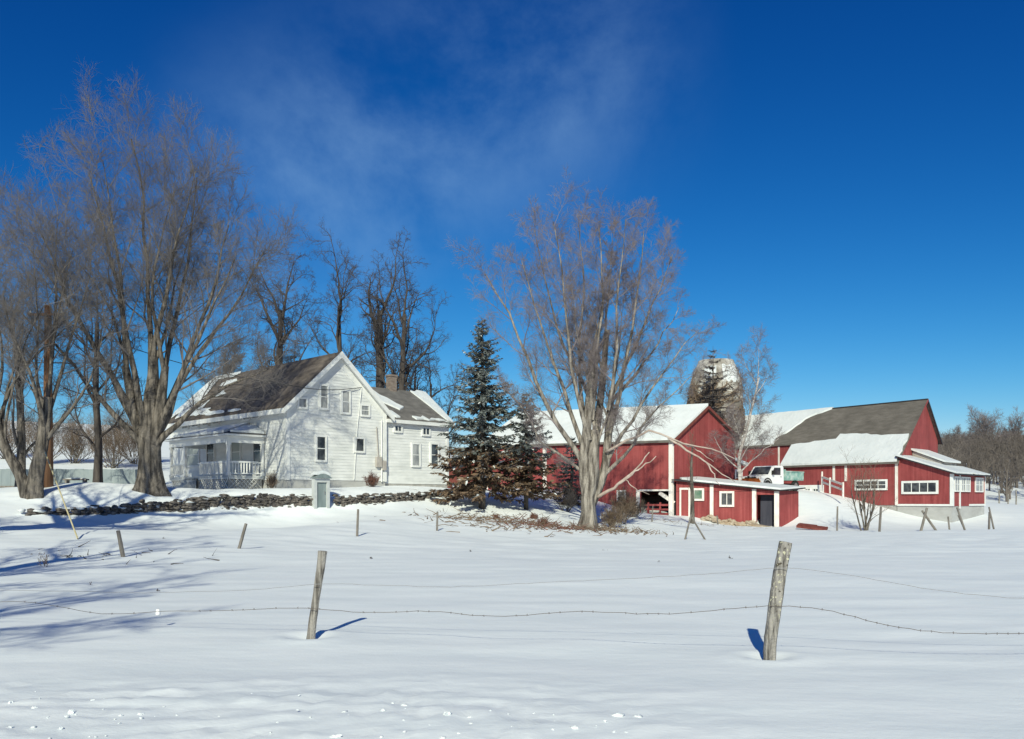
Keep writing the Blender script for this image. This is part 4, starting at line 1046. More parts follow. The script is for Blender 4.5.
# ---- big barn on the right
RO = Vector(((897 - 512) / F * 76, 76, 0)); RG = dirv(45); RL = dirv(-35)
RN = Vector((RL.y, -RL.x, 0)); RN = RN if RN.y < 0 else -RN
RGN = Vector((RG.y, -RG.x, 0)); RGN = RGN if RGN.y < 0 else -RGN
def rp(g, l, z): return Vector((RO.x, RO.y, 0)) + RG * g + RL * l + Vector((0, 0, z))
re_, rpk, rre = 5.05, 10.65, 7.2; rg_p, rg_w = 6.3, 9.5; RLn = 27.0; LLn = 11.9
rs = (rpk - re_) / rg_p; rsr = (rpk - rre) / (rg_w - rg_p); m_set = 2.5; z_set = re_ + rs * m_set
rfz = 1.25
big = empty('big_barn', Vector((RO.x, RO.y, 0)), 'big red barn with grey shingles, snowy lower roof and windowed end shed', 'barn')
m = MB()
m.prism([rp(0, 0, rfz), rp(rg_w, 0, rfz), rp(rg_w, 0, rre), rp(rg_p, 0, rpk), rp(0, 0, re_)], RL * .15)       # gable
m.prism([rp(0, .151, rfz), rp(0, LLn, rfz), rp(0, LLn, re_), rp(0, .151, re_)], RG * .15)                        # low front wall
m.prism([rp(.0, LLn, rfz), rp(m_set, LLn, rfz), rp(m_set, LLn, z_set), rp(.0, LLn, re_)], RL * -.15)             # end of the low side
m.prism([rp(m_set, LLn, rfz), rp(m_set, RLn, rfz), rp(m_set, RLn, z_set), rp(m_set, LLn, z_set)], RG * .15)
m.prism([rp(m_set, RLn, rfz), rp(rg_w, RLn, rfz), rp(rg_w, RLn, rre), rp(rg_p, RLn, rpk), rp(m_set, RLn, z_set)], RL * -.15)
m.prism([rp(rg_w, .2, rfz), rp(rg_w, RLn, rfz), rp(rg_w, RLn, rre), rp(rg_w, .2, rre)], RG * -.15)
m.build('wall', M['red'], big)
m = MB(); m.prism([rp(.05, .05, -1.5), rp(rg_w - .05, .05, -1.5), rp(rg_w - .05, .05, rfz - .004), rp(.05, .05, rfz - .004)], RL * (LLn - .1)); m.prism([rp(m_set, LLn, -1), rp(rg_w, LLn, -1), rp(rg_w, LLn, rfz - .004), rp(m_set, LLn, rfz - .004)], RL * (RLn - LLn)); m.build('foundation', M['stone'], big)
def rroof(g, l, lift=0): return rp(g, l, re_ + rs * g + lift)
m = MB(); ov_ = .3
m.prism([rroof(-ov_, -.3, .02), rroof(-ov_, LLn + .15, .02), rroof(m_set - .2, LLn + .15, .02), rroof(m_set - .2, -.3, .02)], (0, 0, .15))
m.prism([rroof(m_set - .2, -.3, .021), rroof(m_set - .2, RLn + .3, .021), rroof(rg_p, RLn + .3, .021), rroof(rg_p, -.3, .021)], (0, 0, .149))
m.prism([rp(rg_p, -.3, rpk + .02), rp(rg_p, RLn + .3, rpk + .02), rp(rg_w + .3, RLn + .3, rre - rsr * .3 + .02), rp(rg_w + .3, -.3, rre - rsr * .3 + .02)], (0, 0, .15))
m.build('roof', M['barn_roof'], big)
m = MB(); m.prism([rp(-ov_, -.35, re_ - rs * ov_ - .02), rp(rg_p, -.35, rpk - .02), rp(rg_p, -.35, rpk + .17), rp(-ov_, -.35, re_ - rs * ov_ + .17)], RL * .045); m.build('rake_board', M['red'], big)
m = MB()
for a, za, c, zc in ((rg_p, rpk, rg_w + .3, rre - rsr * .3),):
    m.prism([rp(a, -.35, za - .08), rp(c, -.35, zc - .08), rp(c, -.35, zc + .19), rp(a, -.35, za + .19)], RL * .045)
m.prism([rp(rg_p - .1, -.3, rpk + .13), rp(rg_p + .1, -.3, rpk + .13), rp(rg_p + .1, RLn, rpk + .13), rp(rg_p - .1, RLn, rpk + .13)], (0, 0, .1))
m.build('rake_board', M['dark_edge'], big)
rng = np.random.default_rng(21)
m = MB()
gl = lambda pts, th_: m.prism([rroof(q[0], q[1], .18) for q in pts], (0, 0, th_))
gl(jag_poly([(-ov_ + .02, -.1, .0), (-ov_ + .02, LLn + .1, .0), (1.95, LLn + .12, .05), (2.2, 9.0, .06), (2.3, 7.2, .06), (2.85, 7.0, .05), (2.75, 5.2, .06), (2.4, 2.0, .05), (2.35, -.1, .06)], rng, .5, .04), .2)
# snow on the left part of the upper slope, with a ragged melt line
gl(jag_poly([(m_set - .15, 14.4, .06), (m_set + .6, 14.6, .12), (m_set + 1.5, 13.2, .12), (rg_p - 1.1, 12.2, .1), (rg_p - .05, 9.5, .02), (rg_p - .05, RLn + .2, .0), (m_set - .15, RLn + .2, .0)], rng, .5, .06), .17)
m.build('roof_snow', M['roof_snow'], big)
m = MB()
def rbox(l0, l1, z0, z1, o=.07): m.box(rp(0, 0, 0), RL, RG, l0, l1, -o, -.003, z0, z1)
rbox(-.1, .16, rfz, re_ - .06)
for px in (834, 846):
    l = hit(px, 470, RO, RL, RN)[0]; rbox(l - .12, l + .12, 3.4, re_ - .05)
MO = rp(m_set, 0, 0); l = hit(779, 460, MO, RL, RN)[0]; m.box(MO, RL, RG, l - .1, l + .1, -.06, -.003, 3.5, z_set - .2)
m.build_each('trim_board', M['old_trim'], big)
u0 = hit(857, 484, RO, RL, RN); u1 = hit(886, 484, RO, RL, RN)
window(big, RO, RL, RN, (u0[0] + u1[0]) / 2, u0[1] - .1, abs(u0[0] - u1[0]), .62, nx=4, ny=2, fm=M['white_trim'], tr=.16)
# window band near the truck: a white band with three dark panes
m = MB(); u0 = hit(796, 490, RO, RL, RN)[0]; u1 = hit(824, 490, RO, RL, RN)[0]
rbox(u1, min(u0, LLn - .1), 2.35, 3.1, .05); wbm = m.build('white_band', M['white_trim'], big)
for px in (801, 808.5, 816.5):
    px_window(big, RO, RL, RN, px, 491.5, 4.5, 5, nx=2, ny=2, fm=M['white_trim'], tr=.06, off=.1)
# end shed
EL = 4.85; ED = 8.0
def ep(e_, g, z): return Vector((RO.x, RO.y, 0)) - RL * e_ + RG * g + Vector((0, 0, z))
def ze_(e_): return 5.35 + (3.85 - 5.35) * e_ / EL
es = big
m = MB()
m.prism([ep(.02, 0, 1.2), ep(EL, 0, 1.2), ep(EL, 0, ze_(EL)), ep(.02, 0, ze_(0))], RG * .14)
m.prism([ep(EL, .141, 1.2), ep(EL, ED, 1.2), ep(EL, ED, ze_(EL)), ep(EL, .141, ze_(EL))], RL * .14)
m.prism([ep(.02, ED, 1.2), ep(EL, ED, 1.2), ep(EL, ED, ze_(EL)), ep(.02, ED, ze_(0))], RG * -.14)
m.build('end_shed_wall', M['red'], es)
m = MB(); m.prism([ep(-.0, .05, -1.5), ep(EL - .05, .05, -1.5), ep(EL - .05, .05, 1.196), ep(-.0, .05, 1.196)], RG * (ED - .1)); m.build('end_shed_foundation', M['concrete'], es)
m = MB(); m.prism([ep(.0, -.35, ze_(0) + .03), ep(EL + .5, -.35, ze_(EL + .5) + .03), ep(EL + .5, ED + .3, ze_(EL + .5) + .03), ep(.0, ED + .3, ze_(0) + .03)], (0, 0, .1)); m.build('end_shed_roof', M['dark_edge'], es)
m = MB(); m.prism([ep(q[0], q[1], ze_(q[0]) + .135) for q in jag_poly([(.05, -.33, .0), (EL + .4, -.33, .02), (EL + .42, 3.6, .05), (.05, 3.0, .05)], rng, .4, .03)], (0, 0, .14))
m.prism([ep(q[0], q[1], ze_(q[0]) + .136) for q in jag_poly([(2.8, 3.9, .04), (EL + .4, 4.4, .03), (EL + .4, ED + .2, .0), (2.8, ED + .2, .0)], rng, .4, .03)], (0, 0, .1))
m.build('roof_snow', M['roof_snow'], es)
# raised monitor on the end shed
m = MB(); m.prism([ep(.05, 3.3, ze_(0) + .13), ep(2.7, 3.3, ze_(2.7) + .13), ep(2.7, 3.3, ze_(2.7) + .42), ep(.05, 3.3, ze_(0) + .75)], RG * 3.6); m.build('monitor', M['planks_grey'], es)
m = MB(); m.prism([ep(-.0, 3.1, ze_(0) + .76), ep(3.0, 3.1, ze_(2.7) + .43), ep(3.0, 7.2, ze_(2.7) + .43), ep(-.0, 7.2, ze_(0) + .76)], (0, 0, .16)); m.build('monitor_snow', M['roof_snow'], es)
m = MB()
m.box(RO, -RL, RG, EL - .2, EL + .06, -.06, -.003, 1.2, ze_(EL) - .02); m.box(RO, -RL, RG, .0, EL - .21, -.05, -.003, 1.2, 1.36)
m.box(RO, -RL, RG, EL + .003, EL + .06, 0, .24, 1.2, ze_(EL) - .02); m.box(RO, -RL, RG, EL + .003, EL + .07, 1.5, 1.75, 1.0, ze_(EL) - .02); m.box(RO, -RL, RG, EL + .003, EL + .06, ED - .16, ED, 1.2, ze_(EL) - .02)
m.box(RO, -RL, RG, EL + .003, EL + .05, 3.9, ED - .17, 1.2, 1.36)
m.build_each('trim_board', M['white_trim'], es)
SUe = -RL
u0 = hit(904, 487, RO, SUe, RN); u1 = hit(936.5, 486, RO, SUe, RN)
window(es, RO, SUe, RN, (u0[0] + u1[0]) / 2, u0[1] - .05, abs(u0[0] - u1[0]), .75, nx=4, ny=1, fm=M['white_trim'], tr=.18)
EO = ep(EL, 0, 0)
for g0, g1 in ((.4, 1.4), (1.9, 2.8), (3.0, 3.9), (5.4, 7.2)):
    window(es, EO, RG, -RL, (g0 + g1) / 2, 3.0, g1 - g0, 1.05, nx=2, ny=2, fm=M['white_trim'], gm=M['curtain_glass'], tr=.1)

# ramp railing by the big barn
b0, b1, b2 = P(822, 488, 81), P(830, 490, 78.5), P(843, 494, 75)
rr_ = empty('ramp_railing', b1, 'short pale board railing at the top of the barn ramp', 'railing')
m = MB()
for zz in (.35, .8): m.bar(b0 + Vector((0, 0, zz + .2)), b2 + Vector((0, 0, zz)), .08, .17)
m.build_each('rail', M['old_trim'], rr_)
for q, h in ((b0, 1.5), (b1, 1.1), (b2, 1.0)):
    m = MB(); m.bar(q - Vector((0, 0, .3)), q + Vector((0, 0, h)), .13); m.build('rail_post', M['old_trim'], rr_)

# ---- silo
so = P(716, 470, 96); rS = 2.85
silo = empty('old_silo', Vector((so.x, so.y, gz(so.x, so.y))), 'old pale stave silo with a snow patched domed top behind the barn', 'silo')
z1 = P(716, 392, 96).z; zt = P(716, 361, 96).z
prof = [(rS, 1)] + [(rS, z) for z in np.linspace(2, z1, 14)] + [(rS * .99, z1 + .5), (rS * .93, z1 + 1.4), (rS * .82, z1 + 2.3), (rS * .68, zt - .25), (rS * .66, zt)]
def lathe(mb, c, prof, n=36):
    b0 = len(mb.v)
    for r_, z in prof:
        for k in range(n): an = 2 * math.pi * k / n; mb.v.append((c.x + r_ * math.cos(an), c.y + r_ * math.sin(an), z))
    for i in range(len(prof) - 1):
        for k in range(n): k2 = (k + 1) % n; mb.f.append((b0 + i * n + k, b0 + i * n + k2, b0 + (i + 1) * n + k2, b0 + (i + 1) * n + k))
    mb.f.append(tuple(range(b0 + (len(prof) - 1) * n, b0 + len(prof) * n)))
m = MB(); lathe(m, so, prof[:16]); m.build('stave_wall', M['silo'], silo, smooth=True)
m = MB(); lathe(m, so, prof[15:]); m.build('dome', M['silo'], silo, smooth=True)
m = MB()
for z in np.linspace(3, z1, 12): lathe(m, so, [(rS + .01, z - .04), (rS + .045, z - .04), (rS + .045, z + .04), (rS + .01, z + .04)])
m.build('hoop', M['planks_grey'], silo)
for a0, a1, h0, h1 in ((4.0, 4.5, .35, .75), (4.75, 5.5, .15, .8)):
    m = MB(); pts = []
    for i in range(9): a_ = a0 + (a1 - a0) * i / 8; rr = np.interp(h0 + .05 * math.sin(i * 2.1), [0, .5, 1], [rS * .985, rS * .88, rS * .68]); zz = np.interp(h0, [0, .5, 1], [z1 + .3, z1 + 1.9, zt - .2]); pts.append((so.x + (rr + .04) * math.cos(a_), so.y + (rr + .04) * math.sin(a_), zz))
    pts2 = []
    for i in range(9): a_ = a0 + (a1 - a0) * i / 8; rr = np.interp(h1, [0, .5, 1], [rS * .985, rS * .88, rS * .68]); zz = np.interp(h1, [0, .5, 1], [z1 + .3, z1 + 1.9, zt - .2]) + .1 * math.sin(i * 1.7); pts2.append((so.x + (rr + .06) * math.cos(a_), so.y + (rr + .06) * math.sin(a_), zz))
    mid_ = []
    for p_, q_ in zip(pts, pts2):
        c_ = (np.array(p_) + np.array(q_)) / 2; o_ = c_ - np.array([so.x, so.y, c_[2]]); c_ = c_ + o_ / np.linalg.norm(o_) * .18; mid_.append(tuple(c_))
    for r1_, r2_ in ((pts, mid_), (mid_, pts2)):
        for i in range(8): m.poly([r1_[i], r1_[i + 1], r2_[i + 1], r2_[i]])
    m.build('dome_snow', M['roof_snow'], silo, smooth=True)
# vines creeping over the silo
rng = np.random.default_rng(77); vp = []
B = 210
a0 = np.where(rng.random(B) < .88, rng.uniform(3.2, 4.6, B), rng.uniform(4.9, 6.0, B)); z0 = rng.uniform(6, z1 - .5, B)
Pt = np.empty((B, 12, 3)); a_ = a0.copy(); z_ = z0.copy(); va = rng.normal(0, .05, B)
for k in range(12):
    rr = rS + .06 + rng.uniform(0, .3, B) * (k / 11) ; rr = np.where(z_ > z1 + .5, rr * np.interp(z_, [z1, zt], [1, .7]), rr)
    Pt[:, k] = np.stack([so.x + rr * np.cos(a_), so.y + rr * np.sin(a_), z_], -1)
    va += rng.normal(0, .04, B); a_ = a_ + va; z_ = np.minimum(z_ + rng.uniform(-.1, .55, B), zt + .3)
Rd = np.full((B, 12), .065) * np.linspace(1, .35, 12)[None]
loc = np.array([so.x, so.y, z0.min()]); Pl = Pt - loc
parts_ = [tubes(Pl, Rd, 4)]
t1_ = spawn(rng, Pl, Rd, 6, .05, 1, 60, 20, .12, .3, .1, .6, 4, .3, -.12, rmin=.014); parts_.append(tubes(*t1_, 3))
V, Fq = merge(parts_)
o = np_mesh('dead_vine', V, Fq, M['brown_twig'], None, loc=Vector(loc)); tag(o, 'tangle of dead brown vines clinging to the silo', 'vine')
# scrub trunks behind the barn gable, at the silo foot
# ------------------------------------------------------------------ truck
b = at_ground(771, 79)
truck = empty('plow_truck', b - Vector((0, 0, .1)), 'white pickup with teal dump bed and orange snow plow parked by the birch', 'truck', rz=R(90 - 232)); truck.scale = (1.12, 1.12, 1.12)
def tb(name, mb, mt, par=None, sm=False): return mb.build(name, mt, par or truck, world=False, smooth=sm)
# local: x forward, y left, z up
m = MB(); prof = [(.55, .55), (2.55, .55), (2.6, .75), (2.58, 1.12), (1.55, 1.24), (.95, 1.92), (.75, 1.99), (-.15, 1.99), (-.28, 1.9), (-.32, 1.15), (-.32, .55)]
m.prism([(x, -.95, z) for x, z in prof], (0, 1.9, 0)); body = tb('cab', m, M['truck_white'])
m = MB(); m.prism([(1.50, -.82, 1.29), (1.50, .82, 1.29), (1.00, .76, 1.88), (1.00, -.76, 1.88)], (.035, 0, .03)); tb('windshield', m, M['glass'])
for sy in (1, -1):
    m = MB(); m.prism([(1.28, sy * .955, 1.27), (.9, sy * .955, 1.82), (.12, sy * .955, 1.84), (.12, sy * .955, 1.27)], (0, sy * .02, 0)); tb('side_window', m, M['glass'])
    m = MB(); m.bx(1.15, 1.3, sy * 1.0 - .0 if sy > 0 else -1.2, 1.2 if sy > 0 else -1.0, 1.3, 1.6); tb('mirror', m, M['rubber'])
    m = MB(); m.bx(2.585, 2.63, sy * .7 - .14, sy * .7 + .14, .85, 1.03); tb('headlight', m, M['plastic'])
    m = MB(); m.bx(.0, .12, (sy * .975) - .015, (sy * .975) + .015, 1.1, 1.14); tb('door_handle', m, M['rubber'])
m = MB(); m.bx(2.59, 2.64, -.52, .52, .8, 1.08); tb('grille', m, M['rubber'])
m = MB(); m.bx(2.5, 2.75, -.95, .95, .5, .7); tb('bumper', m, M['steel'])
m = MB(); m.bx(-2.9, 2.4, -.42, .42, .45, .62); tb('chassis', m, M['rubber'])
m = MB(); m.bx(-2.85, -.45, -1.05, 1.05, .86, .96)
m.bx(-2.85, -.45, 1.0, 1.07, .961, 1.5); m.bx(-2.85, -.45, -1.07, -1.0, .961, 1.5); m.bx(-.52, -.45, -.999, .999, .961, 1.72); m.bx(-2.85, -2.78, -.999, .999, .961, 1.5)
for x in (-2.3, -1.65, -1.0): m.bx(x - .05, x + .05, 1.071, 1.11, .9, 1.5); m.bx(x - .05, x + .05, -1.11, -1.071, .9, 1.5)
m.bx(-2.86, -.44, -1.12, 1.12, 1.501, 1.58)
bed = tb('dump_bed', m, M['teal'])
m = MB(); m.blob((-1.65, 0, 1.46), (1.05, .9, .22), 3, .3, 12, 8); tb('bed_snow', m, M['roof_snow'], bed, True)
def wheel(x, y):
    m = MB(); pts = [(.40, -.11), (.43, -.08), (.43, .08), (.40, .11), (.26, .12), (.26, -.12), (.40, -.11)]
    nn = 24; b0 = len(m.v)
    for r_, w_ in pts:
        for k in range(nn): an = 2 * math.pi * k / nn; m.v.append((x + r_ * math.cos(an), y + w_, .43 + r_ * math.sin(an)))
    for i in range(len(pts) - 1):
        for k in range(nn): k2 = (k + 1) % nn; m.f.append((b0 + i * nn + k, b0 + i * nn + k2, b0 + (i + 1) * nn + k2, b0 + (i + 1) * nn + k))
    wv = tb('wheel', m, M['rubber'], None, True)
    r_ = MB(); r_.tube([(x, y - .08, .43), (x, y + .08, .43)], .262, 20); tb('rim', r_, M['steel'], wv)
for x in (1.75, -1.9):
    for y in (.9, -.9): wheel(x, y)
for sy in (1, -1):
    m = MB()
    arch = [(1.75 + .55 * math.cos(t_), .5 + .52 * math.sin(t_)) for t_ in np.linspace(0, math.pi, 12)]
    arch2 = [(1.75 + .46 * math.cos(t_), .5 + .43 * math.sin(t_)) for t_ in np.linspace(math.pi, 0, 12)]
    m.prism([(x, sy * .955, z) for x, z in arch + arch2], (0, sy * .03, 0)); tb('wheel_arch', m, M['rubber'])
m = MB()
bl = [(3.35 - .22 * math.sin(t_ * math.pi), .15 + .8 * t_) for t_ in np.linspace(0, 1, 9)]
bl2 = [(x - .05, z) for x, z in bl[::-1]]
m.prism([(x, -1.3, z) for x, z in bl + bl2], (0, 2.6, 0))
for y in np.linspace(-1.1, 1.1, 5): m.bar((3.1, y, .2), (3.1, y, .9), .06)
pl = tb('plow_blade', m, M['orange'])
m = MB(); m.bar((2.6, .4, .5), (3.1, .3, .45), .1); m.bar((2.6, -.4, .5), (3.1, -.3, .45), .1); m.bar((2.7, 0, .55), (2.9, 0, 1.15), .12); tb('plow_frame', m, M['rubber'], pl)

# ------------------------------------------------------------------ fences, poles, wires
def leaning_post(name, pts, rads, mt, label, group, seed, cat='fence post', nails=False):
    rng = np.random.default_rng(seed); b0 = Vector(pts[0])
    V, Fq = trunk_mesh(rng, [Vector(p) - b0 for p in pts], rads, 12, 26, .085, .0)
    K, n_ = 26, 12
    top = len(V); Vt = np.vstack([V, V[-n_:].mean(0)[None] + np.array([[0, 0, .005]])])
    Ft = [[(K - 1) * n_ + k, (K - 1) * n_ + (k + 1) % n_, top, top] for k in range(n_)]
    me = bpy.data.meshes.new(name)
    me.from_pydata(Vt.tolist(), [], Fq.tolist() + [f[:3] for f in Ft]); me.materials.append(mt)
    o = bpy.data.objects.new(name, me); COL.objects.link(o); o.location = b0
    tag(o, label, cat, group)
    return o
dl = CZ * F / 138; dr_ = CZ * F / 157
def gl_(px, d): X = (px - 512) / F * d; return X, gz(X, d)
lp = leaning_post('fence_post', [P(310.5, 646, dl), P(313, 622, dl), P(317.5, 590, dl + .02), P(321.5, 565, dl), P(323, 551, dl)], [.046, .048, .043, .048, .053], M['post'],
                  'weathered grey fence post leaning right in the open snow, left of the two near posts', 'near wire fence posts', 1)
rp_ = leaning_post('fence_post', [P(768.5, 668, dr_), P(770, 640, dr_), P(775.5, 600, dr_ - .03), P(780, 570, dr_), P(785.5, 542, dr_)], [.066, .069, .072, .072, .068], M['lichen'],
                   'thick lichen-spotted fence post leaning right, the nearest post on the right', 'near wire fence posts', 2)

def wire(px_pts, r, mt, label, barbs, seed):
    rng = np.random.default_rng(seed)
    def depth(px):
        return np.interp(px, [-200, 312, 775, 1250], [12.4, dl - .09, dr_ - .1, 9.1])
    xs = np.array([q[0] for q in px_pts], float); ys_ = np.array([q[1] for q in px_pts], float)
    n_ = 120; q = np.linspace(xs[0], xs[-1], n_)
    # smooth interpolation through the points
    s = np.interp(q, xs, ys_)
    for _ in range(6): s[1:-1] = (s[:-2] + 2 * s[1:-1] + s[2:]) / 4
    pts = [P(a, c, depth(a)) for a, c in zip(q, s)]
    m = MB(); m.tube([p + Vector((0, rng.normal(0, .004), rng.normal(0, .003))) for p in pts], r, 5)
    if barbs:
        for i in sorted(rng.choice(np.arange(2, n_ - 2), 70, replace=False)):
            p = pts[i]; m.tube([p + Vector((-.006, -.006, -.012)), p + Vector((.006, .006, .014))], r * .6, 4); m.tube([p + Vector((.01, .006, -.009)), p + Vector((-.01, -.006, .011))], r * .6, 4)
    o = m.build('fence_wire', mt); tag(o, label, 'wire', 'fence wires')
    return o
wire([(-150, 604), (0, 602), (25, 600), (60, 606), (90, 614), (110, 615), (160, 611), (225, 611), (270, 608), (308, 607), (330, 610), (355, 613), (400, 612), (440, 610), (475, 617), (520, 616), (570, 611), (610, 612), (650, 615), (700, 612), (745, 607), (775, 605), (790, 607), (815, 606), (850, 616), (890, 627), (930, 632), (980, 634), (1024, 634), (1150, 622)], .0034, M['wire'],
     'sagging lower barbed wire rippling between the two near posts', True, 5)
wire([(-150, 590), (0, 590), (150, 593), (260, 590), (318, 583), (345, 584), (400, 586), (460, 587), (530, 583), (600, 580), (680, 576), (740, 571), (780, 567), (800, 568), (860, 577), (920, 588), (980, 596), (1024, 599), (1150, 590)], .003, M['dull_wire'],
     'thin pale upper wire strung above the barbed wire', False, 6)
# insulator hanging on the lower wire
c = P(158, 612, 11.75); m = MB(); m.tube([c + Vector((0, 0, -.045)), c + Vector((0, 0, -.03)), c + Vector((0, 0, .0)), c + Vector((0, 0, .04))], [.02, .034, .03, .022], 10)
o = m.build('insulator', M['plastic'], smooth=True); tag(o, 'small white insulator hanging on the barbed wire at left', 'insulator')

# far fence posts
def stick(px0, py0, px1, py1, d, r, label, mt='dark_post', seed=0, group='far fence posts', dy=0.0, name='fence_post'):
    a = P(px0, py0, d); c = P(px1, py1, d + dy)
    g_ = gz(a.x, a.y)
    sh = g_ - a.z
    a.z += sh; c.z += sh
    return leaning_post(name, [a - (c - a) * .15, a.lerp(c, .5), c], [r, r, r * .9], M[mt], label, group, 100 + seed)
far = [(123, 563, 118, 537, 25.5, .06, 'dark stubby post on the left bank below the stone wall'), (239, 554, 246, 529, 29, .05, 'slanted thin post in the snow below the dark stone wall'),
       (357, 540, 358, 513, 37, .05, 'upright thin post in the snow below the house gable'), (437, 532, 437.5, 513, 44, .05, 'thin post standing left of the brush under the spruces'),
       (711, 540, 714, 512, 0, 0, None),
       (837, 530, 837.5, 505, 60, .06, 'upright post on the ramp left of the wide bare shrub'), (879.5, 533, 881, 508, 52, .07, 'upright post just right of the wide bare shrub'),
       (921, 533, 927, 510, 52, .07, 'post tilted right in the crossed pair below the end shed'), (936, 534, 922, 514, 52, .07, 'post tilted left in the crossed pair below the end shed'),
       (949.5, 523, 948, 509, 62, .06, 'short upright post against the pale foundation'), (965, 535, 957, 512, 52, .06, 'long post slanting left in front of the pale foundation'),
       (965, 523, 958, 508, 58, .05, 'shorter post slanting left behind the long slanted one'),
       (989, 527, 989.5, 509, 54, .06, 'upright post right of the big barn end shed'), (994, 534, 989, 511, 53, .05, 'post leaning on the upright one right of the end shed'),
       (652, 527, 653, 511, 60, .05, 'thin stake in front of the barn opening'), (718, 517, 717, 508, 66, .05, 'short stake at the shed footing'),
       (685, 543, 691, 518, 46, .045, 'thin pole leaning right in the splayed pair below the shed'), (705, 541, 692, 519, 46, .045, 'thin pole leaning left in the splayed pair below the shed')]
for i, q in enumerate(far):
    if q[6] is None: continue
    stick(q[0], q[1], q[2], q[3], q[4], q[5], q[6], seed=i, dy=.25 * ((i % 3) - 1))
# pale fence posts on the far right
for i, (px, h) in enumerate(((999, 1.4), (1008, 1.1), (1016, 1.6))):
    b = at_ground(px, 95)
    leaning_post('fence_post', [b - Vector((0, 0, .3)), b + Vector((.03, 0, h * .5)), b + Vector((0, 0, h))], [.075, .075, .07], M['post'],
                 ['weathered post nearest the big barn below the far wood', 'shortest weathered post below the far wood', 'tallest weathered post at the right edge below the far wood'][i], 'weathered posts by the far wood', 200 + i)
# brown dead stem before the shed
b = at_ground(692, 62)
hgt = P(691, 432, 62).z - b.z
bare_tree('sapling', b, 'slim brown bare sapling standing in front of the shed door', 'tree', 301,
          [([(0, 0, -.3), (.03, 0, hgt * .3), (-.06, 0, hgt * .6), (.02, 0, hgt * .85)], [.13, .12, .09, .04])],
          dict(n=6, t0=.45, t1=1, inc=(5, 30), len=(hgt * .15, hgt * .28), rf=.7, jit=.1, up=.08, lean=.3),
          [L_(6, .1, 1, 32, 10, .4, .7, .3, .6, 5, .12, .06, 3, rmin=.01), L_(5, .2, 1, 35, 10, .4, .7, .3, .6, 4, .12, .05, 3, rmin=.007)], M['bark'], M['brown_twig'])

# utility pole with guy
b = at_ground(48, 45); ph = 9.2
up_ = empty('utility_pole', b, 'reddish brown utility pole beside the forked tree', 'utility pole')
m = MB(); m.tube([b - Vector((0, 0, .4)), b + Vector((0, 0, ph))], [.26, .16], 12); m.build('pole', M['pole'], up_, smooth=True)
m = MB(); m.bar(b + Vector((-.9, -.2, ph - .5)), b + Vector((.9, -.2, ph - .5)), .1, .12); m.build('crossarm', M['pole'], up_)
for dx in (-.8, .8):
    m = MB(); m.tube([b + Vector((dx, -.2, ph - .44)), b + Vector((dx, -.2, ph - .3))], [.05, .035], 8); m.build('insulator', M['plastic'], up_)
ga = P(78, 549, 30); ga.z = gz(ga.x, ga.y)
gt = P(45, 452, 37)
top = b + Vector((0, -.1, ph - 1.5))
m = MB(); m.tube([ga, gt, top], .012, 5); m.build('guy_wire', M['cable'], up_)
m = MB(); m.tube([ga + (gt - ga) * .01, gt], .027, 8)
o = m.build('guy_guard', M['yellow'], up_); o['label'] = 'faded yellow plastic sleeve on the guy wire'
# service cable to the gable
a = b + Vector((.2, -.1, ph - .6)); c = hp(5.62, -.12, 9.3)
e0 = hp(-.6, -.6, 8.9)
m = MB(); pts = [a.lerp(e0, t_) + Vector((0, 0, -.5 * math.sin(math.pi * t_))) for t_ in np.linspace(0, 1, 12)] + [e0.lerp(c, t_) + Vector((0, 0, -.25 * math.sin(math.pi * t_))) for t_ in np.linspace(.1, 1, 10)]
m.tube(pts, .022, 5); o = m.build('service_cable', M['cable']); tag(o, 'dark service cable running from the utility pole to the house gable', 'cable')

# pale board fence behind the left trees
fa, fb = P(-40, 490, 60), P(152, 490, 61)
fen = empty('board_fence', Vector((fa.x, fa.y, gz(fa.x, fa.y))), 'long pale blue-grey board fence behind the forked tree', 'fence')
z0 = 2.0; z1_ = P(60, 469, 60.5).z
m = MB(); du = (fb - fa); du.z = 0; Lf = du.length; du.normalize(); nrm = Vector((-du.y, du.x, 0)); k = 0
x = 0
while x < Lf:
    m.box(fa, du, nrm, x, min(x + .295, Lf), 0 + (.012 if k % 2 else 0), .04, z0, z1_ + .02 * math.sin(k * 1.3)); x += .3; k += 1
m.build('board_panel', M['fence_blue'], fen)
m = MB(); m.box(fa, du, nrm, 0, Lf, -.06, -.002, P(60, 487.5, 60.5).z, P(60, 486, 60.5).z); m.build('rail', M['dark_post'], fen)
# things in the yard at left
b = at_ground(76, 50); bn = empty('garden_bench', b, 'dark low bench on the snow right of the utility pole', 'bench')
m = MB(); m.bx(-.65, .65, -.2, .2, .42, .5); m.build('seat', M['dark_post'], bn, world=False)
for sx in (-.5, .5): m = MB(); m.bx(sx - .05, sx + .05, -.18, .18, -.1, .419); m.build('leg', M['dark_post'], bn, world=False)
m = MB(); m.blob((0, 0, .52), (.6, .2, .05), 4, .2, 10, 6); m.build('seat_snow', M['roof_snow'], bn, world=False, smooth=True)

